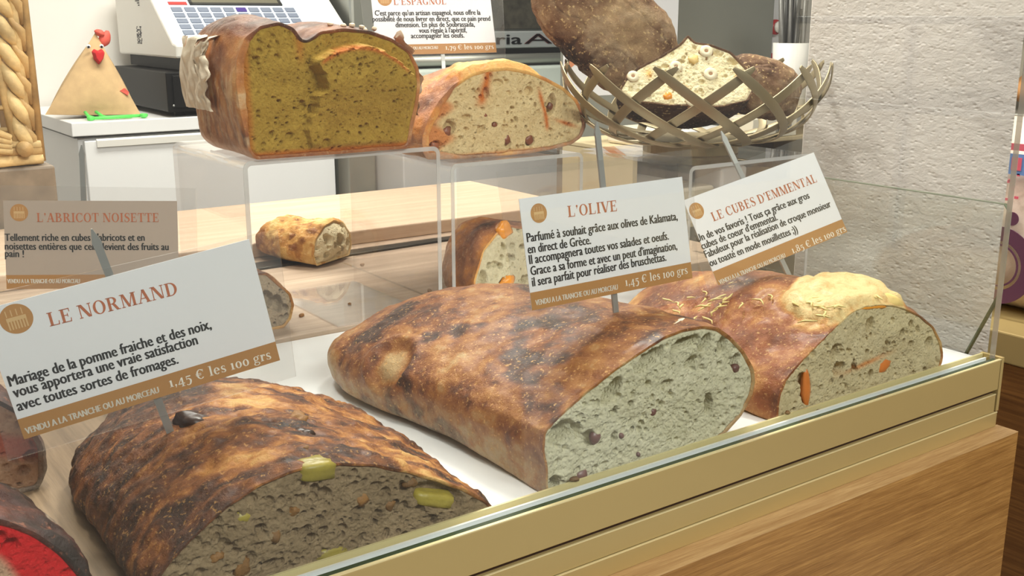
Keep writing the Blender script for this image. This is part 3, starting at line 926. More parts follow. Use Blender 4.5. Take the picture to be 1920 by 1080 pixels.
# apple and walnut loaf
FX = 0.24
NORM = [(.136, -.003), (.134, .004), (.1345, .0125), (.1388, .0202), (.1479, .0295), (.1628, .0403), (.1779, .0497), (.1962, .0571), (.2149, .0602), (.2308, .0600), (.247, .0568), (.2672, .0507), (.2882, .0413), (.3101, .0298), (.3292, .0184), (.343, .0075), (.349, .001), (.347, -.004), (.24, -.004), (.14, -.004)]
NORM = [(x - FX, z + .004) for x, z in NORM]
def tone_n(W, s, up):
    w = W.copy(); w[:, 1] += 0.02 * np.sin(w[:, 0] * 22) + 0.012 * (fbm(W, 30, 3, 4) - 0.5) * 2
    band = fbm(w * np.array([0.35, 1.0, 0.35]), 75, 3, 21)
    fine = fbm(w * np.array([0.5, 1.0, 0.5]), 190, 3, 25)
    t = 0.53 + (band - 0.5) * 1.9 * (.45 + .55 * sstep(-.06, .0, W[:, 0])) + (fine - .5) * .9
    t -= 0.10 * sstep(0.5, 0.95, up)
    t += 0.09 + 0.18 * sstep(-.02, -.085, W[:, 0]) + .12 * sstep(.1, .2, W[:, 1])
    return np.clip(t, 0.02, 0.95)
def edge_n(W, s, up):
    w = W.copy(); w[:, 1] += 0.02 * np.sin(w[:, 0] * 22)
    r = fbm(w * np.array([0.3, 1.0, 0.3]), 75, 3, 21)
    return (0.5 - np.abs(r - 0.5) * 2) * 0.006 * sstep(-.09, -.03, W[:, 0]) + (fbm(W * np.array([.5, 1, .5]), 190, 3, 25) - .5) * .0035
normand = loaf('apple_walnut_loaf', 'big brown loaf with apple pieces in its cut face, at the front left corner', (FX, 0.509, Z0), NORM, 0.235, M['crust_apple'], M['crumb_apple'],
     tone=tone_n, edge_fn=edge_n, disp=((22, 0.006), (70, 0.0022)), hz=lambda s: 1 + 0.10 * np.sin(np.clip(s, 0, 1) * 2.2) - 0.12 * s, wx=lambda s: 1 - 0.02 * s,
     cx=lambda s: -0.002 * s, s0=0.6, pw=2.6, crust_t=0.002, npits=620, pit_r=(0.0007, 0.0036), pit_d=1.15, seed=5, face_rough=.0009,
     pits=[(.31 - FX, .0235, .021, .0085, .007, -.45), (.172 - FX, .041, .004, .003, .004, 0), (.222 - FX, .026, .004, .0035, .006, .2), (.196 - FX, .035, .0035, .003, .006, 0), (.255 - FX, .03, .0045, .0028, .005, .1), (.272 - FX, .036, .004, .003, .005, 0.3), (.2 - FX, .013, .005, .003, .006, 0.2)])
inc(normand, 'apple_piece', 'apple_flesh', .231 - FX, .0042, .0598, (.0120, .0058, .0054), (.1, .12, 0), .14, 1, 5)
inc(normand, 'apple_piece', 'apple_flesh', .307 - FX, .0045, .0215, (.0145, .0056, .0046), (.1, .36, 0), .10, 2, 6)
inc(normand, 'apple_piece', 'apple_flesh', .237 - FX, .003, .0065, (.0115, .0035, .0033), (0, .12, 0), .3, 3, 3)
inc(normand, 'apple_piece', 'apple_flesh', .1885 - FX, .003, .0435, (.006, .0034, .0042), (0, 0, 0), .25, 9)
for i, (x, z, r) in enumerate([(.29, .0365, .0045), (.258, .0355, .005), (.205, .0285, .0055), (.276, .0265, .004), (.217, .0395, .0045), (.185, .0155, .006), (.171, .0255, .004)]):
    inc(normand, 'walnut_piece', 'walnut', x - FX, .0022, z, (r, .0026, r * .75), (0, i, 0), .4, i)
inc(normand, 'baked_raisin', 'burnt_fruit', .1985 - FX, .101, .0635, (.0115, .010, .0062), (.2, .1, .3), .38, 12)
inc(normand, 'baked_raisin', 'burnt_fruit', .246 - FX, .05, .0605, (.007, .006, .004), (0, .2, .4), .35, 13)
inc(normand, 'walnut_piece', 'walnut', .233 - FX, .022, .064, (.0035, .003, .003), (0, 0, 0), .35, 14)
inc(normand, 'walnut_piece', 'walnut', .252 - FX, .075, .0605, (.008, .006, .004), (0, 0, .5), .45, 15)

# olive loaf
FX2 = 0.486
OL = [(.3915, -.0035), (.3905, .005), (.3905, .0160), (.3872, .0308), (.3885, .0430), (.3995, .0505), (.4215, .0622), (.4441, .0722), (.4675, .0808), (.4916, .0886), (.510, .0906), (.528, .0898), (.5437, .0862), (.558, .0765), (.5729, .063), (.5845, .0470), (.5868, .0360), (.5843, .0255), (.5736, .012), (.556, .001), (.54, -.0035)]
OL = [(x - FX2, z + .0035) for x, z in OL]
def tone_o(W, s, up):
    sp = fbm(W, 34, 2, 40)
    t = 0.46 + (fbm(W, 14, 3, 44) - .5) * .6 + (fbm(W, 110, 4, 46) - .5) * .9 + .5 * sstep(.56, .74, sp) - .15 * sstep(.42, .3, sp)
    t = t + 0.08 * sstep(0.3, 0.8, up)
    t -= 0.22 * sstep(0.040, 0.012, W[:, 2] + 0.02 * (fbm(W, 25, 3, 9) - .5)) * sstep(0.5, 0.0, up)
    cut = ((W[:, 0] + 0.108) / .020) ** 2 + ((W[:, 1] - 0.185) / .018) ** 2 + ((W[:, 2] - .047) / .022) ** 2
    t = np.where(cut < 1, t * cut - 0.1 * (1 - cut), t)
    return np.clip(t, 0.0, 0.97)
def flour_o(W, s, up):
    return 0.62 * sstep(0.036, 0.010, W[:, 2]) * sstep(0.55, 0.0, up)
def edge_o(W, s, up):
    cut = ((W[:, 0] + 0.108) / .022) ** 2 + ((W[:, 1] - 0.185) / .020) ** 2 + ((W[:, 2] - .047) / .026) ** 2
    return -0.004 * (1 - sstep(0.5, 1.2, cut)) + 0.002 * np.exp(-(cut - 1.3) ** 2 * 6)
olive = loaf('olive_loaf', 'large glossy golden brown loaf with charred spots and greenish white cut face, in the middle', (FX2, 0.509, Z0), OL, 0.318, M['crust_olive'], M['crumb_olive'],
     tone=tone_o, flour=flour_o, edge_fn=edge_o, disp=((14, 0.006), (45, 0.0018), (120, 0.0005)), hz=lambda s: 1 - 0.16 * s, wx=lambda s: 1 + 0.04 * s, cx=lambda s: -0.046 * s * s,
     s0=0.60, pw=2.3, zc=0.2, crust_t=0.0026, npits=650, pit_r=(0.0006, 0.0028), pit_d=1.5, seed=17, face_rough=0.0011, round_s=.35,
     pits=[(.4035 - FX2, .042, .011, .0075, 0.019, .5), (.446 - FX2, .0615, .012, .0065, 0.0171, .75), (.478 - FX2, .0775, .015, .006, 0.019, .42), (.512 - FX2, .0835, .015, .0045, 0.0152, .12), (.531 - FX2, .0805, .008, .0055, 0.019, .7), (.549 - FX2, .0755, .0055, .0075, 0.019, -.3), (.5645 - FX2, .0605, .004, .006, 0.0152, -.4), (.5385 - FX2, .0325, .0042, .0085, 0.0171, .1), (.399 - FX2, .0065, .005, .0065, 0.019, .1), (.4275 - FX2, .032, .005, .008, 0.0114, .3), (.449 - FX2, .028, .003, .0045, 0.0114, 0), (.417 - FX2, .040, .003, .007, 0.0114, .1), (.495 - FX2, .057, .007, .003, 0.0076, .1), (.519 - FX2, .068, .007, .004, 0.0114, .3)])
for i, (x, z, r) in enumerate([(.4335, .0315, .0046), (.4215, .0065, .0052), (.484, .0385, .0035), (.5655, .054, .0035), (.455, .0275, .0024), (.471, .010, .002)]):
    inc(olive, 'olive_piece', 'olive_flesh', x - FX2, .0022, z, (r, .0035, r * 1.1), (0, .5 * i, 0), .12, 30 + i)
inc(olive, 'crust_crumb', 'flour_white', .468 - FX2, .235, .070, (.012, .007, .0035), (0, 0, .4), .5, 41)
inc(olive, 'crust_crumb', 'flour_white', .535 - FX2, .022, .0885, (.012, .005, .0035), (0, .15, .2), .5, 42)

# emmental loaf
FX3 = 0.723
EM = [(.6135, -.0035), (.6128, .0080), (.6140, .0200), (.6197, .0309), (.6341, .041), (.658, .054), (.6763, .0639), (.6949, .0728), (.712, .0755), (.7293, .0740), (.7500, .0705), (.7662, .0655), (.7902, .0545), (.8115, .041), (.8262, .0239), (.8310, .010), (.8270, -.0035)]
EM = [(x - FX3, z + .0035) for x, z in EM]
def cheese(W):
    c = ((W[:, 0] - 0.0) / .058) ** 2 + ((W[:, 1] - 0.030) / .045) ** 2
    return c + (fbm(W, 45, 3, 77) - .5) * 1.2
def tone_e(W, s, up):
    t = 0.50 + (fbm(W, 28, 3, 60) - 0.5) * 1.4 + 0.08 * sstep(.2, .7, up)
    c = cheese(W)
    t = np.where(up > 0.25, t * sstep(0.75, 1.15, c) + 0.04 * (1 - sstep(0.75, 1.15, c)), t)
    t -= 0.2 * sstep(0.02, 0.0, W[:, 2])
    return np.clip(t, 0, 0.95)
def flour_e(W, s, up): return 0.5 * (1 - sstep(0.5, 1.0, cheese(W))) * sstep(.3, .6, up) * (fbm(W, 60, 2, 71) > .5)
def edge_e(W, s, up): return 0.009 * np.exp(-((W[:, 0] - .040) / .026) ** 2 - ((W[:, 1] - .040) / .026) ** 2) * sstep(.1, .5, up) + 0.006 * (1 - sstep(0.5, 1.1, cheese(W))) * sstep(.2, .5, up) * (0.4 + 1.2 * fbm(W, 70, 3, 5))
emm = loaf('emmental_loaf', 'red-brown loaf topped with pale melted cheese, nearest the rough pillar', (FX3, 0.509, Z0), EM, 0.25, M['crust_emmental'], M['crumb_emmental'],
     tone=tone_e, flour=flour_e, edge_fn=edge_e, disp=((18, 0.006), (60, 0.0016)), hz=lambda s: 1 + 0.09 * np.sin(np.clip(s * 3.2, 0, 3.14)) - .05 * s, wx=lambda s: 1 - .05 * s, cx=lambda s: -0.02 * s,
     s0=0.3, pw=2.2, crust_t=lambda P: 0.0016 + 0.0016 * sstep(-.08, -.1, P[:, 0]), npits=560, pit_r=(0.0006, 0.0032), pit_d=1.5, seed=23,
     pits=[(.767 - FX3, .046, .005, .0045, 0.0171, .2), (.8085 - FX3, .030, .0055, .006, 0.0171, .5), (.779 - FX3, .052, .003, .004, 0.0114, .4), (.680 - FX3, .0455, .006, .0075, 0.0152, -.5), (.686 - FX3, .0305, .0075, .006, 0.0152, .2), (.722 - FX3, .061, .006, .007, 0.0114, -.5), (.729 - FX3, .017, .004, .005, 0.0114, 0), (.746 - FX3, .036, .003, .003, 0.0114, 0), (.782 - FX3, .0335, .004, .004, 0.0095, 0), (.705 - FX3, .029, .003, .007, 0.0114, .2), (.640 - FX3, .032, .006, .005, 0.0114, 0), (.646 - FX3, .0225, .006, .015, 0.0076, .15)],
     stain=lambda x, z, e: np.clip(0.85 * np.exp(-(((x + .002) / .026) ** 2 + ((z - .0285 - x * .1) / .0022) ** 2)), 0, 1))
MB().blob((.6475 - FX3, .002, .0215), (.0048, .003, .0145), (0, -.12, 0), .2, 3, power=2.5).build('melted_cheese', M['melted_cheese'], emm, True, True)
MB().blob((.747 - FX3, .002, .0215), (.011, .0028, .0062), (0, -.5, 0), .2, 4, power=2.4).build('melted_cheese', M['melted_cheese'], emm, True, True)
MB().blob((.722 - FX3, .0035, .0762), (.022, .0036, .0030), (0, .12, 0), .35, 6).build('melted_cheese', M['apricot'], emm, True, True)
MB().blob((.758 - FX3, .018, .0735), (.026, .018, .0065), (0, .26, .1), .22, 7).build('baked_cheese', M['baked_cheese'], emm, True, True)
rr = random.Random(3)
for i in range(60):
    x = rr.gauss(-.030, .020); y = max(.006, rr.gauss(.04, .026))
    if i > 34: x = -.06 + rr.gauss(-.02, .018); y = .115 + rr.gauss(0, .02)
    z = .0838 - 3.6 * (x + .012) ** 2 - (.06 * max(0, y - .06))
    a = rr.uniform(0, 3.14); l = rr.uniform(.003, .008)
    pts = [(x + math.cos(a) * l * t + .002 * math.sin(3 * t + i), y + math.sin(a) * l * t, z - 7.2 * (x + .012) * math.cos(a) * l * t + .0004 - .001 * t * t) for t in (-1, -.5, 0, .5, 1)]
    MB().tube(pts, [.0004, .0008, .0010, .0008, .0004], 5).build('cheese_string', M['cheese_string'], emm, True, True)

# red praline loaf and the one behind it
RD = [(-.13, 0), (-.125, .03), (-.09, .064), (-.05, .082), (-.01, .088), (.025, .084), (.0445, .0768), (.058, .0655), (.069, .052), (.080, .033), (.088, .012), (.088, 0)]
RD = [(x - 0.0, z) for x, z in RD]
def tone_r(W, s, up): return np.clip(0.62 + (fbm(W * np.array([.5, 1, .5]), 50, 3, 90) - .5) * 1.6, 0, 1)
def flour_r(W, s, up):
    b = np.abs(W[:, 1] - .034 - .006 * np.sin(W[:, 2] * 60) - .01 * (fbm(W, 40, 3, 91) - .5))
    return sstep(.0045, .0015, b) * (fbm(W, 60, 2, 92) > .40) + .3 * sstep(.03, .01, np.abs(fbm(W * np.array([.35, 1, .35]), 34, 2, 93) - .5)) * sstep(.3, .5, s)
red = loaf('red_praline_loaf', 'dark crusted loaf with a bright red layer inside, at the bottom left corner', (0.0275, 0.509, Z0), RD, 0.14, M['crust_red'], M['crumb_red'],
     tone=tone_r, flour=flour_r, disp=((20, .006), (70, .003)), s0=.4, hz=lambda s: 1 + .02 * s, cx=lambda s: -.01 * s, crust_t=.003, npits=260, seed=31,
     stain=lambda x, z, e: np.clip(sstep(.30, .20, e + .06 * np.sin(x * 130) * np.sin(z * 90)), 0, 1))
RB = [(-.1, 0), (-.1, .03), (-.07, .06), (-.03, .072), (.005, .07), (.022, .055), (.032, .03), (.03, .006), (.026, 0)]
redb = loaf('red_praline_loaf', 'second dark red loaf, behind the bright red cut one at the left edge', (0.098, 0.715, Z0), RB, 0.13, M['crust_red'], M['crumb_red'],
     tone=lambda W, s, up: np.clip(.4 + (fbm(W, 40, 3, 95) - .5) * 1.6, 0, 1), flour=lambda W, s, up: .4 * (fbm(W, 30, 3, 96) > .58), disp=((24, .007), (80, .003)), s0=.3, npits=160, seed=33, N=180, M=70, rings=40,
     stain=lambda x, z, e: .5 * sstep(.012, .004, np.abs(z - .04 + .01 * np.sin(x * 60))))

# ------------------------------------------------------------------ loaves at the back of the deck
AB = [(-.076, 0), (-.082, .02), (-.07, .046), (-.04, .06), (0, .064), (.04, .061), (.068, .046), (.08, .025), (.079, .008), (.072, 0)]
abri = loaf('apricot_loaf', 'brown loaf carrying the shade-toned sign, mostly hidden behind the nearest white sign', (0.258, 0.955, 0.0), AB, 0.11, M['crust_apple'], M['crumb_grey'], seed=41,
     tone=lambda W, s, up: np.clip(.4 + (fbm(W, 30, 3, 97) - .5) * 1.4, 0, 1), disp=((22, .006), (70, .002)), N=160, M=60, rings=40, npits=120)
AE = [(-.024, 0), (-.027, .02), (-.024, .046), (-.010, .060), (.004, .058), (.014, .047), (.027, .034), (.030, .022), (.026, .008), (.018, 0)]
loaf('bread_end', 'upright grey bread end with large holes, inside the left clear riser', (0.390, 0.962, 0.0), AE, 0.05, M['crust_apple'], M['crumb_grey'], seed=42,
     tone=lambda W, s, up: np.clip(.4 + (fbm(W, 30, 3, 97) - .5) * 1.4, 0, 1), disp=((22, .005), (70, .002)), N=160, M=50, rings=46, npits=50, crust_t=.0022,
     pits=[(.002, .032, .007, .009, .012, .3), (.013, .026, .006, .010, .012, .2), (-.012, .04, .006, .006, .010, 0), (-.004, .014, .005, .004, .008, 0)])
AP = [(-.055, 0), (-.058, .03), (-.046, .062), (-.028, .080), (-.012, .087), (.004, .083), (.03, .078), (.055, .06), (.065, .03), (.06, 0)]
apr = loaf('apricot_bread_half', 'pale bread half with orange apricot in its cut face, seen left of the olive sign', (0.668, 0.925, Z0), AP, 0.11, M['crust_chorizo'], M['crumb_apricot'], seed=43,
     tone=lambda W, s, up: np.clip(.6 + (fbm(W, 30, 3, 99) - .5) * 1.4, 0, 1), disp=((22, .006), (70, .002)), N=200, M=70, rings=50, npits=140, crust_t=.003,
     pits=[(-.046, .03, .006, .011, .012, 0), (-.03, .045, .005, .004, .006, 0), (-.012, .05, .004, .005, .006, 0), (-.035, .015, .003, .006, .006, 0), (-.02, .02, .003, .006, .006, .2)])
inc(apr, 'apricot_piece', 'apricot', -.014, .001, .022, (.011, .004, .008), (0, -.4, 0), .2, 2)
inc(apr, 'apricot_piece', 'apricot', -.017, .004, .081, (.011, .008, .008), (0, .2, 0), .35, 3)

BG = [(-.036, 0), (-.042, .014), (-.036, .034), (-.018, .047), (.004, .051), (.024, .044), (.038, .028), (.040, .012), (.034, 0)]
bag = loaf('baguette_end', 'small golden bread end with big holes, in front of the pale board', (0.578, 1.195, 0.0035), BG, 0.11, M['crust_baguette'], M['crumb_hazelnut'], rot=(0.0, 0.0, math.radians(28)), seed=47,
     tone=lambda W, s, up: np.clip(.42 + (fbm(W, 40, 3, 101) - .5) * 1.5 + .25 * (fbm(W, 90, 2, 7) > .62) + .3 * s, 0, 1), disp=((26, .007), (80, .003)), N=180, M=70, rings=40, npits=60, s0=.3, crust_t=.0025, bulge=.01,
     pits=[(.004, .026, .008, .009, .012, 0), (.026, .018, .008, .008, .012, .3), (-.018, .03, .007, .008, .01, 0), (-.022, .012, .005, .004, .008, 0), (.006, .009, .006, .003, .006, 0)])

# ------------------------------------------------------------------ brioche on the first riser
BX = 0.441
BR = [(.3625, .1770), (.3560, .1860), (.3545, .2000), (.3510, .2200), (.3490, .2429), (.3505, .2640), (.3590, .2820), (.3740, .2920), (.3920, .2952), (.4050, .2900), (.4120, .2800), (.4170, .2790), (.4300, .2868), (.4530, .2895), (.4800, .2870), (.5050, .2790), (.5220, .2680), (.5310, .2520), (.5325, .2360), (.5290, .2150), (.5230, .1950), (.5200, .1800), (.5160, .1766), (.44, .1764)]
BR = [(x - BX, z - .1764) for x, z in BR]
def tone_b(W, s, up):
    t = 0.5 + (fbm(W, 25, 3, 120) - .5) * .9 + .34 * sstep(.35, .9, up) * sstep(.08, .11, W[:, 2])
    side = sstep(.35, .0, np.abs(up)) * sstep(.09, .05, W[:, 2] + .02 * (fbm(W, 40, 3, 3) - .5))
    stre = fbm(W * np.array([1, 1.6, .4]), 120, 3, 122)
    t = t * (1 - side) + side * (.34 + (stre - .5) * 1.6)
    t = np.where(W[:, 2] < .008, .5, t)
    return np.clip(t, 0, .96)
def flour_b(W, s, up):
    return .85 * sstep(.35, .0, np.abs(up)) * sstep(.085, .06, W[:, 2]) * (fbm(W * np.array([1, 1.5, .45]), 130, 3, 124) > .56)
def raise_b(x, z):
    n = (vnoise(np.c_[x * 200, z * 200, 0 * x], 6) - .5) * .006 + (vnoise(np.c_[x * 60, z * 60, 0 * x], 8) - .5) * .006
    e1 = sstep(-.0245 + .0, -.0215, x + n + .006 * np.sin(z * 70))
    top = .0985 - 2.2 * np.clip(x - .018, -.2, .2) ** 2 * 4 + n * .5
    e2 = 1 - sstep(top - .0015, top + .0015, z)
    bot = sstep(.02, .07, z)
    return .020 * e1 * e2 * (.3 + .7 * bot)
def stain_b(x, z, e):
    top = .0985 - 2.2 * np.clip(x - .018, -.2, .2) ** 2 * 4
    a = np.exp(-((z - top + .0025) / .0022) ** 2) * sstep(-.022, -.016, x) * sstep(.075, .06, x)
    b = .95 * sstep(.009, .004, z)
    d = .7 * sstep(-.076, -.083, x) 
    c = .6 * np.exp(-(((x + .031) / .004) ** 2)) * sstep(.075, .1, z)
    return np.clip(a + b + c + d, 0, 1)
bri = loaf('brioche_loaf', 'yellow two-humped brioche in baking paper on the clear riser', (BX, 0.897, .1772), BR, 0.16, M['crust_brioche'], M['crumb_brioche'], seed=51,
     tone=tone_b, flour=flour_b, disp=((20, .004), (70, .0012)), s0=.55, pw=3.2, zc=.45, hz=lambda s: 1 + .05 * np.sin(np.clip(s, 0, 1) * 3), round_n=2, lip=-.05, crust_t=lambda P: .003 + .004 * sstep(-.07, -.085, P[:, 0]) * sstep(.02, .04, P[:, 1]),
     npits=900, pit_r=(.0005, .0022), pit_d=1.5, raise_fn=raise_b, stain=stain_b, rings=90, pit_aspect=1.1,
     pits=[(-.073, .086, .0028, .005, .006, -.5), (-.069, .094, .003, .003, .004, 0), (-.053, .089, .003, .003, .004, 0), (-.031, .046, .003, .005, .006, .2), (-.024, .042, .0022, .005, .006, 0), (-.012, .012, .004, .004, .005, 0), (-.045, .02, .004, .003, .004, .3), (-.062, .022, .0025, .004, .005, -.5)])
for i, (x, y, z) in enumerate([(.018, .012, .1155), (.026, .010, .1155), (.0345, .006, .114), (.036, .004, .1115), (.049, .010, .1125), (.009, .02, .1165)]):
    MB().blob((x, y, z), (.0026, .0026, .002), (0, 0, i), .25, i, 10, 7).build('sugar_pearl', M['sugar'], bri, True, True)
BRS = sorted([(z, x) for x, z in BR if x < -.03 and z < .118]); BRR = sorted([(z, x) for x, z in BR if x > .04 and z < .118])
def paper_wrap(side, za, zb, y0, y1, gap):
    nu, nv = 30, 26; vs = []
    prof = BRS if side < 0 else BRR
    for i in range(nu):
        f = i / (nu - 1)
        for j in range(nv):
            g = j / (nv - 1)
            top = zb + .006 * math.sin(13 * g + 1) + .003 * math.sin(31 * g)
            z = za + (top - za) * f
            xb = float(np.interp(z, [q[0] for q in prof], [q[1] for q in prof])) * 1.02
            cr = .0012 * math.sin(17 * g + 9 * f) + .0008 * math.sin(41 * g - 13 * f)
            jag = (.004 * math.sin(13 * f + 5) + .003 * math.sin(37 * f)) * (1 - g)
            vs.append((xb + side * (gap + cr + .006 * max(0, f - .72) / .28), y0 + (y1 - y0) * g + jag, z))
    n0 = len(vs)
    vs2 = [(x - side * .0005, y, z) for x, y, z in vs]
    fs = [(i * nv + j, i * nv + j + 1, (i + 1) * nv + j + 1, (i + 1) * nv + j) for i in range(nu - 1) for j in range(nv - 1)]
    fs2 = [tuple(reversed([n0 + k for k in f])) for f in fs]
    MB().add(vs + vs2, fs + fs2).build('baking_paper', M['parchment'], bri, True, True)
paper_wrap(-1, .040, .104, .055, .125, .0045)
paper_wrap(1, .030, .102, .010, .125, .0055)

# ------------------------------------------------------------------ chorizo loaf on the second riser
SX = 0.672
SB = [(.5690, .1560), (.5630, .1660), (.5640, .1800), (.5705, .1960), (.584, .2150), (.602, .2310), (.6250, .2420), (.6500, .2470), (.6750, .2470), (.7000, .2420), (.7215, .2350), (.7480, .2230), (.7671, .2088), (.7780, .1930), (.7805, .1780), (.7740, .1660), (.7600, .1590), (.7300, .1550), (.7, .1532), (.62, .1532)]
SB = [(x - SX, z - .1532) for x, z in SB]
def tone_s(W, s, up):
    t = .55 + (fbm(W, 28, 3, 140) - .5) * 1.3
    o_ = ((W[:, 0] + .015) / .062) ** 2 + (W[:, 1] / .05) ** 2 + (fbm(W, 40, 3, 141) - .5) * 1.2
    return np.clip(np.where(up > .35, t * sstep(.5, 1.1, o_) + .08, t), 0, .95)
cho = loaf('chorizo_loaf', 'round-topped loaf with orange crust and red-brown bits in its pale cut face, on a riser', (SX, 0.948, .1542), SB, 0.13, M['crust_chorizo'], M['crumb_chorizo'], seed=57,
     tone=tone_s, flour=lambda W, s, up: .5 * sstep(.04, .0, W[:, 2]), disp=((20, .005), (70, .002)), s0=.3, cx=lambda s: -.02 * s, crust_t=lambda P: .0035 + .004 * sstep(-.06, -.09, P[:, 0]), edge_fn=lambda W, s, up: .006 * sstep(1.1, .4, ((W[:, 0] + .015) / .062) ** 2 + (W[:, 1] / .05) ** 2 + (fbm(W, 40, 3, 141) - .5) * 1.2) * sstep(.3, .6, up), npits=480, pit_r=(.0006, .0028), pit_d=1.5,
     pits=[(-.074, .034, .008, .009, .009, .4), (.028, .068, .006, .0055, .007, -.4), (.0585, .052, .0065, .013, .010, -.15), (.030, .013, .007, .006, .006, .2), (-.013, .078, .007, .004, .005, 0), (.010, .038, .003, .004, .005, 0), (-.035, .030, .006, .004, .005, .6), (-.053, .044, .007, .003, .004, 0), (-.028, .068, .004, .007, .007, .3), (-.092, .016, .008, .006, .006, 0), (.0, .012, .005, .005, .005, 0), (-.018, .034, .004, .003, .005, 0)],
     stain=lambda x, z, e: np.clip(np.exp(-(((x - .047 - .006 * np.sin(z * 60)) / .003) ** 2)) * sstep(.02, .03, z) * sstep(.075, .06, z) + np.exp(-(((x + .034 - (z - .06) * .3) / .006) ** 2)) * sstep(.05, .062, z) + .8 * sstep(-.072, -.088, x + .01 * np.sin(z * 200)) + .7 * sstep(.008, .003, z) + np.exp(-(((z - .03 + (x - .08) * .3) / .0025) ** 2 + ((x - .08) / .014) ** 2)), 0, 1))
for i, (x, z, r) in enumerate([(.0, .017, .0055), (.030, .014, .0055), (-.076, .030, .005), (-.03, .045, .004), (-.093, .016, .0055), (-.016, .034, .004), (.058, .05, .004)]):
    inc(cho, 'chorizo_bit', 'chorizo', x, .003, z, (r, .003, r * .9), (0, i, 0), .3, 60 + i)
SB2 = [(x * .62, z * .85) for x, z in SB]
cho2 = loaf('chorizo_loaf_piece', 'orange-brown loaf piece half hidden behind the brioche, with a sign stuck in it', (0.705, 1.085, .1542), SB2, 0.115, M['crust_chorizo'], M['crumb_chorizo'], seed=59,
     tone=lambda W, s, up: np.clip(.5 + (fbm(W * np.array([1, .5, 1]), 60, 3, 150) - .5) * 2.2, 0, 1), disp=((20, .006), (70, .003)), N=160, M=60, rings=30, npits=60, s0=.3)

# ------------------------------------------------------------------ signs on picks
HH = 0.15 / 1.9
def sign(key, label, c, R, title, lines, price, vendu, stake, film, logo, cap=.0080, lsize=.0094, paper='paper', stake_r=.0023):
    o = thing('price_sign', label, 'sign', c, None, 'printed bread signs on metal picks')
    o.rotation_euler = Matrix(R).to_euler()
    W2, H2 = .075, HH / 2
    # clear sleeve: a thin welded pocket
    f = [tuple(p) for p in film]
    MB().prism(ccw(f), 'z', -.0007, .0007).build('clear_sleeve', M['film'], o, local=True)
    MB().box(-W2, W2, -H2, H2, -.0003, .0001).build('card', M[paper], o, local=True)
    mb = MB().add([(-W2, -H2, .00016), (W2, -H2, .00016), (W2, -H2 + .0126, .00016), (-W2, -H2 + .0126, .00016)], [(0, 1, 2, 3)])
    mb.build('price_band', M['band_ink'], o, local=True)
    tb = MB(); place_serif(tb, title[0], title[1], title[2], cap, .00024); tb.build('title', M['title_ink'], o, local=True)
    lb = MB()
    for t, a, b in lines: place_sans(lb, t, a, b, lsize, .00024)
    lb.build('description_text', M['ink'], o, local=True)
    pb = MB(); place_sans(pb, 'VENDU A LA TRANCHE OU AU MORCEAU', vendu[0], vendu[1], .0056, .0003, .035)
    if price: place_serif(pb, price[0], price[1], price[2], .0060, .0003)
    pb.build('price_text', M['white_ink'], o, local=True)
    (lx, ly), lr = logo
    d = MB(); n = 40
    d.add([(lx + lr * math.cos(2 * math.pi * k / n), ly + lr * math.sin(2 * math.pi * k / n), .0002) for k in range(n)], [tuple(range(n))])
    lg = d.build('logo', M['logo_ink'], o, local=True)
    # white marks in the logo: a loaf of vertical strokes over a square
    w = MB()
    def r(x0, x1, y0, y1, z=.0003): w.add([(lx + x0 * lr, ly + y0 * lr, z), (lx + x1 * lr, ly + y0 * lr, z), (lx + x1 * lr, ly + y1 * lr, z), (lx + x0 * lr, ly + y1 * lr, z)], [(0, 1, 2, 3)])
    for k in range(4): r(-.55 + .32 * k, -.49 + .32 * k, .22, .66)
    r(-.6, .6, -.1, .16)
    for k in range(7): r(-.58 + .18 * k, -.49 + .18 * k, -.66, -.1)
    w.build('logo_mark', M['logo_light'], lg, local=True)
    # flat metal pick, bevelled tip up
    s = [Vector((x, y, -.0024)) for x, y in stake]
    top, low = s[0], s[-1]
    d_ = (top - low).normalized()
    pts = [low - d_ * .012, low, top - d_ * .012, top - d_ * .008, top]
    MB().ribbon(pts, [(0, 0, 1)] * 5, [stake_r * 2] * 3 + [stake_r * 2.3, stake_r * .35], .0018).build('metal_pick', M['steel'], o, local=True)
    return o

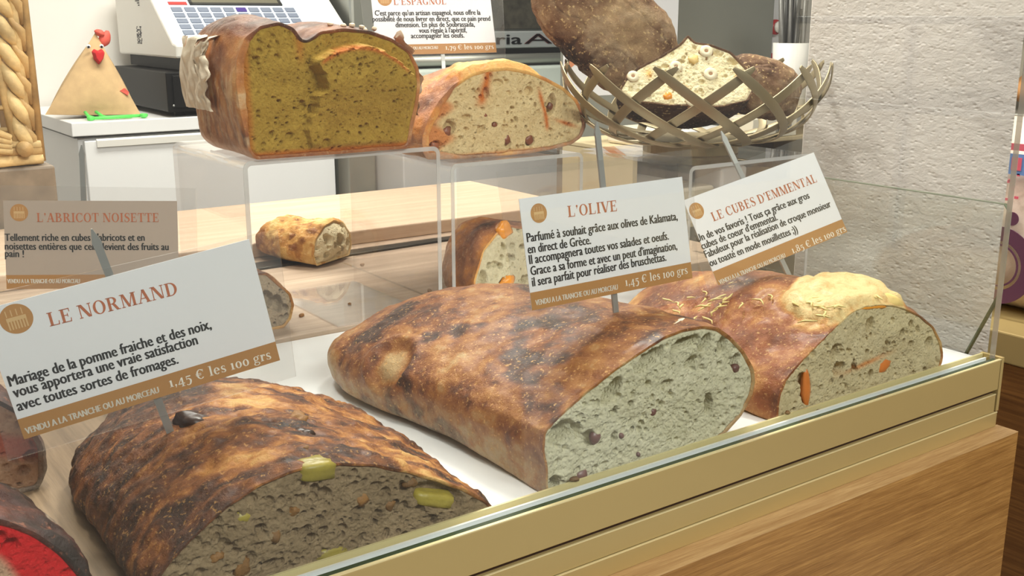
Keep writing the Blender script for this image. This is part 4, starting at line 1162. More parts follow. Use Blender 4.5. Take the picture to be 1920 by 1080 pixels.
plain('logo_light', (226, 186, 130), 0.7)
SIGNS = {'normand': {'c': [0.1689, 0.6101, 0.1195],
             'R': [[0.96455, -0.18044, -0.19258], [-0.19033, 0.02987, -0.98127], [0.18281, 0.98313, -0.00553]],
             'title': ('LE NORMAND', (-0.0436, 0.0204), (0.0281, 0.0185)),
             'lines': [('Mariage de la pomme fraiche et des noix,', (-0.0728, -0.007), (0.0406, -0.0074)),
                       ('vous apportera une vraie satisfaction', (-0.0725, -0.0141), (0.0307, -0.0143)),
                       ('avec toutes sortes de fromages.', (-0.0729, -0.0223), (0.017, -0.0224))],
             'vendu': [(-0.0729, -0.0369), (0.002, -0.0364)],
             'price': ('1,45 € les 100 grs', (0.0082, -0.0354), (0.0703, -0.0368)),
             'band': [(-0.0741, -0.0281), (0.0768, -0.0263)],
             'logo': ((-0.0587, 0.0298), 0.0086),
             'stake': [(-0.0076, 0.0678), (-0.0075, 0.0439), (0.0011, -0.0415), (0.0024, -0.0761)],
             'film': [(-0.0783, 0.0476), (0.0926, 0.0408), (0.082, -0.0527), (-0.0866, -0.049)]},
 'olive': {'c': [0.5069, 0.5852, 0.1402],
           'R': [[0.9985, -0.01565, -0.05241], [-0.04865, 0.18393, -0.98173], [0.02501, 0.98281, 0.1829]],
           'title': ("L'OLIVE", (-0.0352, 0.0218), (0.0097, 0.0209)),
           'lines': [('Parfumé à souhait grâce aux olives de Kalamata,', (-0.0723, 0.0087), (0.0661, 0.0071)),
                     ('en direct de Grèce.', (-0.0727, 0.0006), (-0.0179, 0.0)),
                     ('Il accompagnera toutes vos salades et oeufs.', (-0.0725, -0.0069), (0.0553, -0.0066)),
                     ("Grace a sa forme et avec un peut d'imagination,", (-0.0725, -0.0149), (0.0626, -0.0153)),
                     ('il sera parfait pour réaliser des bruschettas.', (-0.0723, -0.0228), (0.0507, -0.0223))],
           'vendu': [(-0.0715, -0.0364), (0.0018, -0.0367)],
           'price': ('1,45 € les 100 grs', (0.0089, -0.0354), (0.0707, -0.0352)),
           'band': [(-0.0742, -0.0271), (0.0744, -0.0266)],
           'logo': ((-0.0599, 0.0277), 0.0069),
           'stake': [(0.001, 0.0875), (0.0016, 0.0426), (-0.0006, -0.0413), (-0.0004, -0.0546)],
           'film': [(-0.0903, 0.06), (0.0866, 0.0595), (0.0804, -0.0558), (-0.0879, -0.0527)]},
 'emmental': {'c': [0.7261, 0.627, 0.1285],
              'R': [[0.96774, -0.14257, -0.20772], [-0.125, 0.44414, -0.88719], [0.21874, 0.88454, 0.412]],
              'title': ("LE CUBES D'EMMENTAL", (-0.0545, 0.0131), (0.0661, 0.013)),
              'lines': [('Un de vos favoris ! Tous ça grâce aux gros', (-0.0777, 0.0013), (0.0507, 0.0017)),
                        ("cubes de coeur d'emmental.", (-0.076, -0.0062), (0.0089, -0.0061)),
                        ('Fabuleux pour la réalisation de croque monsieur', (-0.0759, -0.014), (0.0695, -0.0126)),
                        ('ou toasté en mode mouillettes ;))', (-0.0749, -0.0223), (0.0241, -0.0227))],
              'vendu': [(-0.0733, -0.0394), (0.0011, -0.0392)],
              'price': ('1,85 € les 100 grs', (0.0094, -0.0388), (0.0743, -0.0383)),
              'band': [(-0.0757, -0.0303), (0.0773, -0.0292)],
              'logo': ((-0.0665, 0.027), 0.0073),
              'stake': [(-0.0092, 0.086), (-0.0042, 0.0407), (-0.0, -0.0452), (-0.001, -0.0653)],
              'film': [(-0.0795, 0.0527), (0.0838, 0.0559), (0.0706, -0.0618), (-0.0876, -0.0641)]},
 'abricot': {'c': [0.2385, 0.9832, 0.1016],
             'R': [[0.8737, 0.09118, -0.47784], [-0.48599, 0.1204, -0.86563], [-0.0214, 0.98853, 0.1495]],
             'title': ("L'ABRICOT NOISETTE", (-0.0469, 0.0205), (0.059, 0.0205)),
             'lines': [("Tellement riche en cubes d'abricots et en", (-0.0746, 0.0037), (0.0456, 0.0035)),
                       ('noisettes entières que cela devient des fruits au', (-0.0749, -0.0041), (0.0664, -0.005)),
                       ('pain !', (-0.0751, -0.0106), (-0.0592, -0.011))],
             'vendu': [(-0.0741, -0.0342), (-0.0118, -0.0345)],
             'price': None,
             'band': [(-0.0748, -0.0263), (0.0753, -0.0268)],
             'logo': ((-0.0617, 0.0288), 0.0077),
             'stake': [(-0.0069, 0.0889), (-0.0058, 0.0397), (-0.0062, -0.0414), (-0.006, -0.0633)],
             'film': [(-0.086, 0.0531), (0.0918, 0.051), (0.0917, -0.0494), (-0.0879, -0.0489)]},
 'espagnol': {'c': [0.7053, 1.1516, 0.2936],
              'R': [[0.9491, 0.09363, -0.30073], [-0.31467, 0.32356, -0.89235], [0.01376, 0.94156, 0.33655]],
              'title': ("L'ESPAGNOL", (-0.048, 0.0226), (0.0179, 0.0226)),
              'lines': [("C'est parce qu'un artisan espagnol, nous offre la", (-0.0722, 0.0096), (0.0598, 0.0088)),
                        ('possibilité de nous livrer en direct, que ce pain prend', (-0.0757, 0.0023), (0.0715, 0.0008)),
                        ('dimension. En plus de Soubrassada,', (-0.0485, -0.0053), (0.0506, -0.0062)),
                        ("vous régale à l'apéritif,", (-0.0203, -0.0128), (0.0395, -0.0133)),
                        ('accompagner les oeufs.', (-0.0309, -0.0193), (0.0358, -0.0199))],
              'vendu': [(-0.071, -0.0338), (0.0008, -0.0335)],
              'price': ('1,79 € les 100 grs', (0.0101, -0.0346), (0.072, -0.035)),
              'band': [(-0.0748, -0.0265), (0.0743, -0.0271)],
              'logo': ((-0.0585, 0.0303), 0.0088),
              'stake': [(0.0116, 0.0693), (0.01, 0.0422), (0.0041, -0.042), (0.0056, -0.0655)],
              'film': [(-0.0884, 0.0624), (0.0933, 0.0654), (0.0856, -0.0491), (-0.0866, -0.0472)]}}
LBL = dict(normand=('sign reading LE NORMAND on a pick in the apple loaf, largest and nearest', 'paper'), olive=("sign reading L'OLIVE on a pick in the big middle loaf", 'paper'),
           emmental=("tilted sign reading LE CUBES D'EMMENTAL above the cheese topped loaf", 'paper'), abricot=("shade-toned sign reading L'ABRICOT NOISETTE behind the Normand sign at left", 'shaded_paper'),
           espagnol=("sign reading L'ESPAGNOL behind the brioche at the top", 'paper'))
for key, S in SIGNS.items():
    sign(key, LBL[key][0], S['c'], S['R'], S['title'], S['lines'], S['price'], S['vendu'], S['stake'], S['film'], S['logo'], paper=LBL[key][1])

# ------------------------------------------------------------------ woven metal bowl with its breads
BC = Vector((0.893, 0.893, 0.1485))
bowl = thing('bread_basket', 'open bowl woven of bronze metal bands, filled with dark breads', 'basket', BC)
RT, RB_, HB = 0.152, 0.060, 0.088
def bowl_pt(az, f, off=0.0):
    """f 0 at the foot, 1 at the tips"""
    r = RB_ + (RT - RB_) * math.sin(f * math.pi / 2) ** 0.85
    z = 0.014 + HB * (1 - math.cos(f * math.pi / 2)) ** 0.95
    s = math.sin(f * math.pi / 2)
    n = Vector((math.cos(az) * (0.25 + .75 * s * .6), math.sin(az) * (0.25 + .75 * s * .6), -(1.05 - s)))
    n.normalize()
    return BC + Vector((math.cos(az) * r, math.sin(az) * r, z)) + n * off, n
NB = 12
for fam in (0, 1):
    for k in range(NB):
        a0 = 2 * math.pi * (k + .5 * fam * .6) / NB
        sg = 1 if fam == 0 else -1
        pts = []; nr = []
        for i in range(22):
            f = i / 21
            g = f ** .9
            az = a0 + sg * 1.25 * (1 - g)
            p, n = bowl_pt(az, f, .0016 * sg)
            pts.append(p); nr.append(n)
        w = [.0105] * 19 + [.0100, .0085, .004]
        MB().ribbon(pts, nr, w, .0016).build('metal_band', M['basket_metal'], bowl, True, bevel=.0004)
MB().lathe([(RB_ * .98, .013), (RB_ * 1.02, .0125), (RB_ * 1.02, .0155), (RB_ * .98, .016)], BC, 40).build('bottom_plate', M['basket_metal'], bowl)
MB().lathe([(.052, .0005), (.055, .0005), (.055, .0128), (.052, .0128)], BC, 40).build('foot_ring', M['basket_metal'], bowl)
R_ = Vector((math.cos(YAW), -math.sin(YAW), 0)); D_ = Vector((math.sin(YAW), math.cos(YAW), 0)); U_ = Vector((0, 0, 1))
def bpos(r, d, z): return BC + R_ * r + D_ * d + U_ * z

def dark_loaf(name, label, loc, half, rot, seed, crust='crust_dark', bend=.0):
    nu, nv = 220, 130
    th = np.linspace(0, np.pi, nv); ph = np.linspace(0, 2 * np.pi, nu, endpoint=False)
    T, Pp = np.meshgrid(th, ph, indexing='ij')
    d = np.stack([np.sin(T) * np.cos(Pp), np.sin(T) * np.sin(Pp), np.cos(T)], -1).reshape(-1, 3)
    q = (np.abs(d) ** 2.5).sum(1) ** (1 / 2.5)
    V = d / q[:, None] * np.array(half)
    V[:, 2] += bend * V[:, 0] ** 2
    nrm = d / np.array(half); nrm /= np.linalg.norm(nrm, axis=1)[:, None]
    n1 = fbm(V, 22, 4, seed); n2 = fbm(V, 80, 3, seed + 3)
    crack = np.abs(fbm(V * np.array([1, 1, 1]), 20, 2, seed + 5) - .5)
    V = V + nrm * ((n1 - .5) * .014 + (n2 - .5) * .004 - 0.0018 * sstep(.02, .0, crack))[:, None]
    tone = np.clip(.5 + (fbm(V, 16, 4, seed + 8) - .5) * 1.9 + .15 * sstep(.02, .0, crack), 0, 1)
    fl = .5 * sstep(.5, .62, fbm(V, 34, 4, seed + 11))
    root = thing(name, label, 'bread', loc, rot)
    mesh_obj('crust', V, grid_faces(nv, nu), M[crust], root, True, True, attrs={'tone': tone, 'flour': fl})
    return root
Rz = -YAW
dark_loaf('rye_loaf', 'large dark floury loaf leaning out of the left of the metal basket', bpos(-.098, .045, .142), (.097, .032, .060), (math.radians(-18), math.radians(40), Rz), 200)
dark_loaf('rye_loaf', 'small dark loaf lying at the right inside the metal basket', bpos(.075, .0, .072), (.05, .042, .034), (0, math.radians(12), Rz), 220)
HZ = [(-.082, .010), (-.074, .024), (-.06, .038), (-.035, .052), (-.012, .068), (-.002, .080), (.006, .070), (.022, .068), (.045, .058), (.062, .036), (.068, .012), (.060, -.004), (.03, -.012), (-.03, -.010), (-.07, -.004)]
hz = loaf('hazelnut_loaf', 'cut loaf with whole hazelnuts and pale crumb, in the middle of the metal basket', bpos(-.008, -.058, .066), HZ, 0.078, M['crust_dark'], M['crumb_hazelnut'], rot=(math.radians(-34), 0, Rz), seed=61,
     tone=lambda W, s, up: np.clip(.68 + (fbm(W, 30, 3, 230) - .5) * 1.0, 0, 1), disp=((22, .005), (70, .002)), s0=.2, crust_t=.0022, npits=420, pit_r=(.0006, .0028), pit_d=1.4, N=260, M=80, rings=70,
     pits=[(-.012, .046, .005, .003, .006, 0), (.052, .024, .004, .004, .006, 0), (.030, .056, .007, .005, .009, -.3), (.046, .046, .007, .0045, .008, -.4), (-.03, .04, .004, .003, .005, 0), (-.02, .012, .005, .004, .005, 0), (.01, .02, .004, .003, .005, 0)],
     stain=lambda x, z, e: np.clip(np.exp(-(((x + .012) / .006) ** 2 + ((z - .012) / .004) ** 2)) + np.exp(-(((x - .051) / .004) ** 2 + ((z - .026) / .005) ** 2)) + .8 * np.exp(-(((x + .028) / .004) ** 2 + ((z - .002) / .004) ** 2)) + .8 * np.exp(-(((x + .048) / .004) ** 2 + ((z - .03) / .006) ** 2)), 0, 1))
for i, (x, z, r) in enumerate([(.020, .029, .0092), (-.066, .026, .008), (-.018, .038, .0085), (.017, .058, .0088), (-.002, -.004, .009), (-.052, .006, .0065)]):
    h = inc(hz, 'hazelnut', 'hazelnut_skin', x, .003, z, (r, .005, r), (0, 0, 0), .05, i)
    m2 = MB(); n = 20
    vs = []
    for (rad, yy) in ((r * .84, -.0002), (r * .8, -.0022), (r * .30, -.0022), (r * .2, -.0014)):
        vs += [(x + rad * math.cos(2 * math.pi * k / n), yy, z + rad * math.sin(2 * math.pi * k / n)) for k in range(n)]
    m2.add(vs, [(a * n + k, a * n + (k + 1) % n, (a + 1) * n + (k + 1) % n, (a + 1) * n + k) for a in range(3) for k in range(n)])
    m2.build('nut_flesh', M['hazelnut_flesh'], h, True, True)
for i, (x, z, r) in enumerate([(-.014, .010, .006), (-.028, .002, .0055), (.003, .049, .0065), (.03, .004, .005)]):
    inc(hz, 'apricot_piece', 'apricot' if i != 2 else 'baked_cheese', x, .0015, z, (r, .003, r * .8), (0, i, 0), .3, 70 + i)

# ------------------------------------------------------------------ crumbs on the decks
rr = random.Random(5)
CR = [(.45, .845, Z0), (.437, .86, Z0), (.47, .875, Z0), (.383, .745, Z0), (.40, .83, Z0), (.52, .95, 0), (.545, .935, 0), (.50, 1.0, .0), (.60, 1.0, 0), (.585, .985, 0), (.44, .99, 0), (.60, 1.16, 0), (.48, .91, Z0), (.36, .70, Z0), (.51, .905, Z0), (.555, .96, 0), (.62, .5043, .0042), (.655, .501, -.0015), (.835, .500, -.0015), (.41, .5043, .0042)]
for i, (x, y, z) in enumerate(CR):
    s = rr.uniform(.0014, .0026) * (1.7 if i in (6, 8) else 1)
    o = MB().blob((x, y, z + s * .7), (s * 1.5, s, s * .8), (0, 0, rr.uniform(0, 3)), .35, i, 8, 6).build('bread_crumb', M['walnut'], None, True)
    tag(o, 'tiny brown bread crumb lying on the counter among the loaves', 'crumb', 'crumbs on the counter')

# ------------------------------------------------------------------ background, left: cabinet, scale, chicken, wicker
cab = thing('drawer_cabinet', 'white laminate cabinet with a wide drawer under the scale', 'cabinet', (1.0, 2.9, -.95))
MB().box(.66, 1.345, 2.765, 3.3, -.95, .012).build('body', M['white_laminate'], cab, bevel=.002)
MB().box(.645, 1.36, 2.747, 3.32, .0165, .05).build('worktop', M['white_laminate'], cab, bevel=.002)
MB().box(.65, 1.355, 2.752, 3.31, .012, .0165).build('shadow_gap', M['dark_plastic'], cab)
MB().box(.672, 1.345, 2.748, 2.764, -.4, .004).build('drawer_front', M['white_laminate'], cab, bevel=.002)
MB().prism([(2.74, .004), (2.748, .008), (2.748, -.012), (2.741, -.012)], 'x', .70, 1.30).build('drawer_handle', M['white_plastic'], cab)

sc = thing('price_scale', 'white shop scale with grey keypad on top of the black box', 'scale', (1.05, 2.93, .17))
prof = [(2.78, .196), (2.775, .232), (2.80, .236), (3.02, .40), (3.28, .40), (3.28, .196)]
MB().prism(prof, 'x', .925, 1.45).build('housing', M['white_plastic'], sc, bevel=.006)
dy, dz = 3.02 - 2.80, .40 - .236
ln_ = math.hypot(dy, dz); ty = Vector((0, dy / ln_, dz / ln_)); nn = Vector((0, -dz / ln_, dy / ln_))
def onpanel(x, t, h): return Vector((x, 2.80, .236)) + ty * t + nn * h
def panel_box(mb, x0, x1, t0, t1, h0, h1): return mb.obox(onpanel((x0 + x1) / 2, (t0 + t1) / 2, (h0 + h1) / 2), (1, 0, 0), ty, nn, (x1 - x0) / 2, (t1 - t0) / 2, (h1 - h0) / 2)
panel_box(MB(), .955, 1.42, .022, .262, 0, .001).build('panel_sheet', M['label_blue'] if 'label_blue' in M else plain('label_blue', (214, 224, 238), .4), sc)
for j in range(5):
    for i in range(10):
        x0 = .965 + i * .036; t0 = .03 + j * .0245
        panel_box(MB(), x0, x0 + .029, t0, t0 + .018, .001, .004).build('key', M['key_purple'] if (i == 5 and j == 4) else M['key_grey'], sc, bevel=.003)
panel_box(MB(), 1.03, 1.28, .165, .238, .001, .003).build('display', M['lcd'], sc)
mb = MB(); panel_box(mb, 1.022, 1.03, .158, .245, .001, .005); panel_box(mb, 1.28, 1.288, .158, .245, .001, .005); panel_box(mb, 1.022, 1.288, .238, .246, .001, .005); panel_box(mb, 1.022, 1.288, .157, .165, .001, .005)
mb.build('display_frame', M['dark_plastic'], sc)
panel_box(MB(), .965, 1.015, .158, .170, .001, .003).build('red_label', M['red_print'], sc)
mb = MB(); place_sans(mb, 'kg', (0, 0), (.020, 0), .02, 0)
o_ = MB(); o_.add([onpanel(1.0 + x - .012, .196 + y, .0018) for x, y, z in mb.v], mb.f); o_.build('unit_text', M['dark_print'], sc)
mb = MB(); place_sans(mb, '€/kg', (0, 0), (.034, 0), .02, 0)
o_ = MB(); o_.add([onpanel(1.30 + x, .196 + y, .0018) for x, y, z in mb.v], mb.f); o_.build('unit_text', M['dark_print'], sc)
# sticker on the side: dark ruled marks
mb = MB(); rr = random.Random(2)
for i in range(9):
    for j in range(12):
        if rr.random() < .55: mb.box(.9242, .9248, 3.05 + i * .005, 3.05 + i * .005 + .004, .228 + j * .004, .228 + j * .004 + .0035)
for j in range(10):
    mb.box(.9242, .9248, 3.05, 3.05 + rr.uniform(.01, .04), .33 + j * .006, .33 + j * .006 + .003)
mb.build('side_sticker', M['dark_print'], sc)
sc_foot = MB().box(.95, 1.42, 2.80, 3.26, .165, .196).build('foot_plate', M['black_plastic'], sc)

bx = thing('cash_drawer', 'black metal cash drawer box between the white scale and the cabinet', 'cash drawer', (1.1, 2.95, .05))
MB().box(.885, 1.40, 2.75, 3.22, .064, .164).build('body', M['black_plastic'], bx, bevel=.003)
MB().box(.90, 1.385, 2.742, 2.749, .075, .156).build('drawer_front', M['black_plastic'], bx, bevel=.002)
MB().box(1.0, 1.11, 2.738, 2.7418, .082, .103).build('drawer_handle', M['dark_plastic'], bx, bevel=.002)
for x in (.93, 1.35):
    for y in (2.80, 3.17):
        MB().lathe([(.012, .0502), (.014, .0502), (.014, .065), (.012, .065)], (x, y, 0), 16).build('foot', M['black_plastic'], bx)
MB().blob((.897, 2.7405, .081), (.003, .002, .003), (0, 0, 0), 0, 0, 10, 6).build('lock', M['steel'], bx, True)

# fabric chicken: a tetrahedral cushion
ch = thing('fabric_chicken', 'beige cloth chicken doorstop with red beak and green string legs', 'toy', (.735, 2.86, .0505))
A_ = [Vector((.612, 2.86, .064)), Vector((.838, 2.83, .056)), Vector((.755, 3.0, .056)), Vector((.762, 2.90, .262))]
def tri_patch(p, q, r, n=16, bulge=.022):
    c = (A_[0] + A_[1] + A_[2] + A_[3]) / 4
    nr_ = (q - p).cross(r - p).normalized()
    if nr_.dot((p + q + r) / 3 - c) < 0: nr_ = -nr_
    vs = []; idx = {}; fs = []
    for i in range(n + 1):
        for j in range(n + 1 - i):
            a, b = i / n, j / n; w = 1 - a - b
            idx[(i, j)] = len(vs)
            k = (27 * a * b * w) ** .6 if a * b * w > 0 else 0
            pos = p * w + q * a + r * b + nr_ * bulge * k
            vs.append(pos)
    for i in range(n):
        for j in range(n - i):
            fs.append((idx[(i, j)], idx[(i + 1, j)], idx[(i, j + 1)]))
            if j < n - i - 1: fs.append((idx[(i + 1, j)], idx[(i + 1, j + 1)], idx[(i, j + 1)]))
    return vs, fs
mb = MB()
for t in ((0, 1, 3), (1, 2, 3), (2, 0, 3)): mb.add(*tri_patch(A_[t[0]], A_[t[1]], A_[t[2]]))
mb.add(*tri_patch(A_[0], A_[1], A_[2], bulge=.004))
mb.build('cushion_body', M['fabric'], ch, True)
F0 = lambda u, z: Vector((.735 + u, 2.845 + (z - .06) * .25, z))
hb = MB()
hp = [(-.014, .008), (-.008, .014), (0, .010), (.009, .014), (.015, .006), (.010, -.008), (-.001, -.020), (-.010, -.008)]
hb.add([(.7535 + x * 1.15, 2.862, .206 + z * 1.2) for x, z in hp] + [(.7525 + x * .8, 2.842, .205 + z * .85) for x, z in hp], [tuple(range(8)), tuple(range(15, 7, -1))] + [(i, 8 + i, 8 + (i + 1) % 8, (i + 1) % 8) for i in range(8)])
hb.build('beak', M['red_felt'], ch, bevel=.002)
MB().blob((.783, 2.90, .245), (.015, .012, .021), (0, .5, 0), .15, 3).build('comb', M['coral_felt'], ch, True)
MB().blob((.772, 2.895, .260), (.015, .011, .008), (0, .5, 0), .15, 4).build('comb', M['coral_felt'], ch, True)
for x in (-.010, .022):
    e_ = MB().blob((.744 + x, 2.868, .228), (.0055, .004, .0055), (0, 0, 0), 0, 0, 12, 8).build('eye', M['eye_white'], ch, True)
    MB().blob((.744 + x - .001, 2.8642, .227), (.003, .002, .003), (0, 0, 0), 0, 0, 10, 6).build('pupil', M['black_plastic'], e_, True)
MB().add([(.793, 2.838, .117), (.806, 2.835, .123), (.815, 2.834, .113), (.811, 2.834, .105), (.793, 2.850, .117), (.806, 2.847, .123), (.815, 2.846, .113), (.811, 2.846, .105)], [(0, 1, 2, 3), (7, 6, 5, 4), (0, 4, 5, 1), (1, 5, 6, 2), (2, 6, 7, 3), (3, 7, 4, 0)]).build('wing_patch', M['coral_felt'], ch)
for (p0, p1, p2, p3) in (((.700, 2.826, .068), (.700, 2.80, .060), (.71, 2.782, .056), (.80, 2.778, .056)), ((.726, 2.826, .068), (.734, 2.80, .058), (.742, 2.79, .056), (.838, 2.79, .056))):
    MB().tube([p0, p1, p2, Vector(p2).lerp(Vector(p3), .5), p3], .0042, 8).build('leg', M['green_cord'], ch, True)
for p in ((.703, 2.785, .056), (.832, 2.78, .057)):
    MB().blob(p, (.010, .008, .006), (0, 0, .4), .3, 5).build('foot', M['green_cord'], ch, True)

# low side counter carrying the wicker basket
o = MB().box(-.5, .345, 1.585, 2.2, -.95, .099).build('side_counter', M['brown_grey'], bevel=.004)
tag(o, 'low brown-grey side counter under the wicker basket', 'counter')
wk = thing('wicker_basket', 'tall woven willow basket cut by the left edge of the picture', 'basket', (.2, 1.72, .1))
MB().tube([(.318, 1.602, .115), (.3165, 1.602, .38), (.316, 1.602, .60)], .006, 8).build('corner_post', M['wicker'], wk, True)
MB().tube([(.334, 1.612, .103), (.333, 1.612, .38), (.333, 1.612, .60)], .0058, 8).build('corner_post', M['wicker_dark'], wk, True)
MB().tube([(.30, 1.602, .130), (.286, 1.602, .28), (.281, 1.602, .60)], .006, 8).build('corner_post', M['wicker'], wk, True)
for i in range(13):                                   # lens-shaped weavers of the border braid
    z = .145 + i * .036
    xo = -.020 * min(1, i / 6)
    MB().tube([(.322 + xo * .4, 1.603, z - .03), (.314 + xo * .6, 1.597, z - .012), (.306 + xo * .7, 1.596, z + .004), (.300 + xo, 1.602, z + .024)], [.003, .009, .009, .003], 8).build('braid', M['wicker'], wk, True)
    MB().tube([(.326, 1.606, z - .034), (.322, 1.60, z - .008), (.312 + xo * .3, 1.6, z + .014)], [.003, .007, .003], 8).build('braid', M['wicker_dark'], wk, True)
for i in range(14):
    z = .150 + i * .0295
    MB().tube([(.05, 1.60, z + .006), (.2, 1.604, z + .003), (.292, 1.604, z)], .0034, 6).build('stake', M['wicker'], wk, True)
for i in range(5):
    x = .245 - i * .045
    MB().tube([(x + .012, 1.612, .115), (x, 1.608, .17), (x - .006, 1.606, .30), (x - .008, 1.606, .6)], .007, 6).build('upright', M['wicker'], wk, True)
for i, (z, r) in enumerate([(.108, .008), (.120, .007), (.131, .006)]):
    MB().tube([(-.1, 1.60 + .004 * i, z + .012), (.15, 1.592 + .004 * i, z + .002), (.27, 1.59 + .004 * i, z), (.332, 1.60, z - .002 * i)], r, 8).build('bottom_border', M['wicker'] if i != 1 else M['wicker_dark'], wk, True)
MB().lathe([(.009, 0), (.0125, .001), (.0125, .03), (.009, .032)], (0, 0, 0), 14)
MB().tube([(.308, 1.578, .124), (.309, 1.61, .124)], .0105, 14).build('peg', M['wicker_dark'], wk, True)
for i in range(4):
    MB().tube([(.02 + i * .03, 1.588, .136 + .012 * i), (.18 + i * .02, 1.582, .138 + .010 * i), (.292, 1.586, .122 + .006 * i)], .005, 6).build('base_weaver', M['wicker'], wk, True)
MB().box(-.1, .33, 1.615, 1.84, .100, .104).build('basket_base', M['wicker_dark'], wk)
MB().box(.326, .331, 1.62, 1.84, .104, .6).build('side_weave', M['wicker_dark'], wk)

# ------------------------------------------------------------------ background, middle: slicer on its white cupboard, notice, steel cabinet
mc = thing('bread_slicer', 'grey bread slicing machine with dark window and silver name strip', 'machine', (1.9, 3.0, .1))
MB().box(1.47, 2.45, 2.86, 3.3, -.95, 1.1).build('housing', M['dull_steel'], mc, bevel=.01)
MB().box(1.62, 2.42, 2.845, 2.861, .262, .6).build('window', M['dark_window'] if 'dark_window' in M else plain('dark_window', (66, 62, 52), .12, var=.25), mc, bevel=.003)
MB().box(1.60, 2.45, 2.80, 2.859, .205, .257).build('name_strip', M['label_silver'], mc, bevel=.004)
mb = MB(); place_sans(mb, 'ria', (0, 0), (.095, 0), .046, 0, .05)
MB().add([(1.940 + x, 2.7985, .2175 + y) for x, y, z in mb.v], mb.f).build('name_lettering', M['dark_print'], mc)
mb = MB(); place_sans(mb, 'A', (0, 0), (.07, 0), .045, 0, .01)
MB().add([(2.046 + x * 1.6, 2.7985, .2175 + y) for x, y, z in mb.v], mb.f).build('name_lettering', M['red_print'], mc)
MB().box(1.60, 2.45, 2.83, 2.859, .178, .204).build('slot', M['dark_plastic'], mc)
MB().tube([(1.6, 2.80, .172), (2.45, 2.80, .172)], .016, 12).build('roller', M['dull_steel'], mc, True)
MB().box(1.55, 2.45, 2.72, 2.859, .085, .150).build('outfeed_tray', M['pale_green'], mc, bevel=.006)
for x in (1.72, 1.98): MB().tube([(x, 2.735, .150), (x, 2.735, .162)], .005, 8).build('stop_pin', M['dark_steel'], mc)
o = MB().box(1.46, 2.6, 2.56, 2.84, -.95, .055).build('low_cupboard', M['white_laminate'], bevel=.004)
tag(o, 'low white cupboard standing in front of the bread slicer', 'cupboard')
o = MB().box(1.365, 1.45, 2.70, 2.85, -.95, -.045).build('rubbish_bin', M['grey_panel'], bevel=.006)
tag(o, 'grey-green bin between the drawer cabinet and the white cupboard', 'bin')

nt = thing('paper_notice', 'white paper notice with an orange diagonal stripe, standing behind the dark loaf', 'notice', (1.72, 1.82, .2))
MB().box(1.42, 1.745, 1.80, 1.803, .135, .62).build('sheet', M['paper'], nt)
MB().add([(x, 1.799, z) for x, z in ((1.42, .185), (1.42, .205), (1.76 - .03, .40), (1.76 - .03, .378))] + [(x, 1.7994, z) for x, z in ((1.42, .185), (1.42, .205), (1.73, .40), (1.73, .378))], [(0, 1, 2, 3), (7, 6, 5, 4), (0, 4, 5, 1), (1, 5, 6, 2), (2, 6, 7, 3), (3, 7, 4, 0)]).build('stripe', M['orange_stripe'], nt)

stl = thing('steel_cabinet', 'tall grey steel cabinet behind the bread basket', 'cabinet', (2.05, 2.0, -.95))
MB().box(1.80, 2.18, 1.90, 2.3, -.95, .9).build('body', M['grey_panel'], stl, bevel=.004)
MB().box(2.04, 2.175, 1.885, 1.899, -.02, .165).build('lower_door', M['grey_panel'], stl, bevel=.004)
wb = thing('white_post', 'narrow white upright with two red and white knobs beside the steel cabinet', 'post', (2.215, 1.95, -.95))
MB().box(2.185, 2.245, 1.93, 1.97, -.95, .9).build('upright', M['white_laminate'], wb, bevel=.003)
for z in (.19, .275):
    kb = MB().tube([(2.205, 1.93, z), (2.205, 1.912, z)], .019, 20).build('knob', M['red_plastic'], wb, True)
    MB().tube([(2.209, 1.912, z), (2.209, 1.905, z)], .0145, 20).build('knob_cap', M['white_plastic'], kb, True)
cp = thing('utensil_cup', 'white cup full of grey pens and knives, beside the rough pillar', 'cup', (1.968, 1.66, .104))
MB().lathe([(.036, .104), (.038, .105), (.041, .243), (.038, .243), (.035, .112)], (1.968, 1.66, 0), 28).build('cup_body', M['white_plastic'], cp, True)
rr = random.Random(9)
for i in range(9):
    a = rr.uniform(0, 6.28); r0 = rr.uniform(.0, .026)
    p = (1.968 + r0 * math.cos(a), 1.66 + r0 * math.sin(a), .125)
    q = (1.968 + 1.5 * r0 * math.cos(a) + rr.uniform(-.01, .01), 1.66 + 1.3 * r0 * math.sin(a), rr.uniform(.31, .38))
    o = MB().tube([p, q], rr.uniform(.0045, .0075), 8).build('pen', M['pen_grey'] if i % 3 else M['dark_plastic'], None, True)
    tag(o, 'thin grey pen or knife handle standing in the white cup', 'pen', 'pens and knives in the white cup')

sh = thing('back_shelf', 'beige two-level shelf behind the riser, right of the middle', 'shelf', (1.75, 1.72, -.95))
MB().box(1.45, 2.15, 1.60, 1.86, .030, .040).build('shelf_board', M['beige_board'], sh, bevel=.002)
MB().box(1.45, 2.15, 1.60, 1.86, -.135, -.125).build('shelf_board', M['beige_board'], sh, bevel=.002)
MB().box(1.45, 2.15, 1.84, 1.86, -.95, .030).build('back_panel', M['brown_grey'], sh)
MB().box(1.45, 1.462, 1.61, 1.84, -.95, .0295).build('side_panel', M['beige_board'], sh)
MB().box(2.138, 2.15, 1.61, 1.84, -.95, .0295).build('side_panel', M['beige_board'], sh)
MB().box(1.90, 2.14, 1.605, 1.75, .085, .104).build('top_tray', M['beige_board'], sh)
MB().box(1.90, 1.912, 1.705, 1.75, .0402, .085).build('tray_leg', M['beige_board'], sh)
MB().box(2.128, 2.14, 1.64, 1.75, .0402, .085).build('tray_leg', M['beige_board'], sh)
bxs = thing('barcode_carton', 'cream carton with a printed barcode on the upper shelf', 'carton', (1.87, 1.63, .0405))
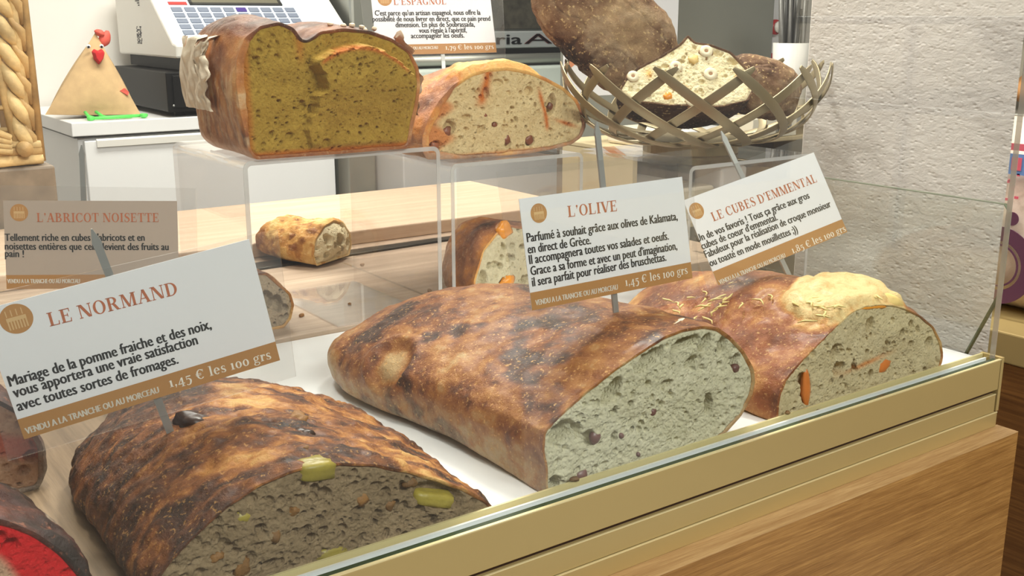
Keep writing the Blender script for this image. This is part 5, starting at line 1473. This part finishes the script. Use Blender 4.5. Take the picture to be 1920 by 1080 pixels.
MB().box(1.79, 1.935, 1.602, 1.70, .0405, .084).build('carton_body', M['cream_card'], bxs, bevel=.002)
mb = MB(); rr = random.Random(4); x = 1.866
while x < 1.916:
    w = rr.choice((.001, .0018, .0028)); mb.box(x, x + w, 1.6012, 1.6018, .050, .074); x += w + rr.choice((.0012, .002))
mb.build('barcode', M['dark_print'], bxs)
for i, (x0, x1, z1, m) in enumerate([(1.48, 1.57, -.03, 'white_laminate'), (1.59, 1.70, -.055, 'cream_card'), (1.72, 1.80, -.02, 'white_laminate'), (1.82, 1.99, -.05, 'cardboard')]):
    o = MB().box(x0, x1, 1.62, 1.76, -.1248, z1).build('packet', M[m], bevel=.006)
    tag(o, ['narrow white packet, leftmost on the lower shelf', 'low cream packet, second from the left on the lower shelf', 'tall white packet, third from the left on the lower shelf', 'brown cardboard packet, rightmost on the lower shelf'][i], 'packet', 'packets on the lower shelf')
for i, (x0, x1, z1, m) in enumerate([(1.49, 1.58, .075, 'cream_card'), (1.61, 1.75, .068, 'white_laminate')]):
    o = MB().box(x0, x1, 1.62, 1.74, .0405, z1).build('packet', M[m], bevel=.006)
    tag(o, ['cream packet at the left end of the upper shelf', 'white packet beside the barcode carton on the upper shelf'][i], 'packet', 'packets on the upper shelf')

# ------------------------------------------------------------------ far right: the neighbouring counter
c2 = thing('side_display_counter', 'second oak counter with gold rim at the far right', 'display counter', (1.4, .4, -.95))
MB().box(1.15, 1.9, -.6, .92, -.36, -.0895).build('oak_side', M['oak_dark'], c2)
MB().box(1.148, 1.9, -.6, .925, -.089, -.0525).build('gold_rim', M['gold'], c2, bevel=.002)
MB().box(1.16, 1.9, -.6, .91, -.95, -.361).build('plinth', M['white_laminate'], c2)
MB().box(1.90, 1.95, -.6, 1.12, -.95, 1.6).build('back_panel', M['cream_card'], c2)
for z in (.16, .29): MB().box(1.42, 1.9, -.2, 1.1, z, z + .012).build('shelf_board', M['dull_steel'], c2, bevel=.002)
MB().box(1.43, 1.44, .88, .89, -.0524, .29).build('shelf_post', M['dull_steel'], c2)
MB().box(1.43, 1.44, .0, .01, -.05, .29).build('shelf_post', M['dull_steel'], c2)
sk = thing('printed_sack', 'pale cloth sack with a round purple emblem and pink print, right edge', 'sack', (1.3, .66, -.052))
mb = MB(); mb.blob((1.30, .70, .062), (.10, .19, .114), (0, 0, 0), .04, 3, 40, 24, 3.2); mb.build('sack_body', M['sack_cloth'], sk, True)
def ring(mb, y, z, r0, r1, x, a0=0, a1=360, n=40):
    for k in range(n):
        p, q = math.radians(a0 + (a1 - a0) * k / n), math.radians(a0 + (a1 - a0) * (k + 1) / n)
        v = [(x, y - r * math.cos(t), z + r * math.sin(t)) for r, t in ((r0, p), (r1, p), (r1, q), (r0, q))]
        mb.add(v + [(a + .0012, b, c) for a, b, c in v], [(0, 1, 2, 3), (7, 6, 5, 4), (1, 5, 6, 2), (0, 3, 7, 4)])
mb = MB(); ring(mb, .676, .012, .030, .047, 1.1962); ring(mb, .676, .012, .024, .0262, 1.1962); ring(mb, .664, .070, .0, .008, 1.1962)
mb.build('emblem', M['purple_print'], sk)
mb = MB(); rr = random.Random(8)
for k in range(26):
    y = .62 + rr.uniform(0, .10); z = .100 + rr.uniform(-.012, .024); mb.box(1.1962, 1.1972, y, y + rr.uniform(.002, .006), z, z + .003)
mb.build('pink_pattern', M['pink_print'], sk)
mb = MB()
mb.box(1.1962, 1.1972, .58, .74, .122, .146); mb.build('blue_panel', M['blue_print'], sk)
mb = MB()
mb.box(1.1955, 1.1965, .58, .74, .150, .158)
for k in range(6): mb.box(1.1955, 1.1962, .60 + k * .02, .612 + k * .02, .127, .142)
mb.build('red_lettering', M['pink_print'], sk)
for i, (y, z) in enumerate([(.80, .178), (.90, .178), (.70, .178), (.86, .308)]):
    o = MB().blob((1.50, y, z + .024), (.05, .045, .031), (0, 0, i), .12, i, 24, 14).build('bread_roll', M['roll_crust'] if 'roll_crust' in M else plain('roll_crust', (206, 150, 92), .6, var=.2), None, True)
    tag(o, ['golden roll, middle one on the steel shelf beyond the sack', 'golden roll, farthest on the steel shelf beyond the sack', 'golden roll, nearest on the steel shelf beyond the sack', 'golden roll on the higher steel shelf at the right edge'][i], 'bread roll', 'rolls on the steel shelf')
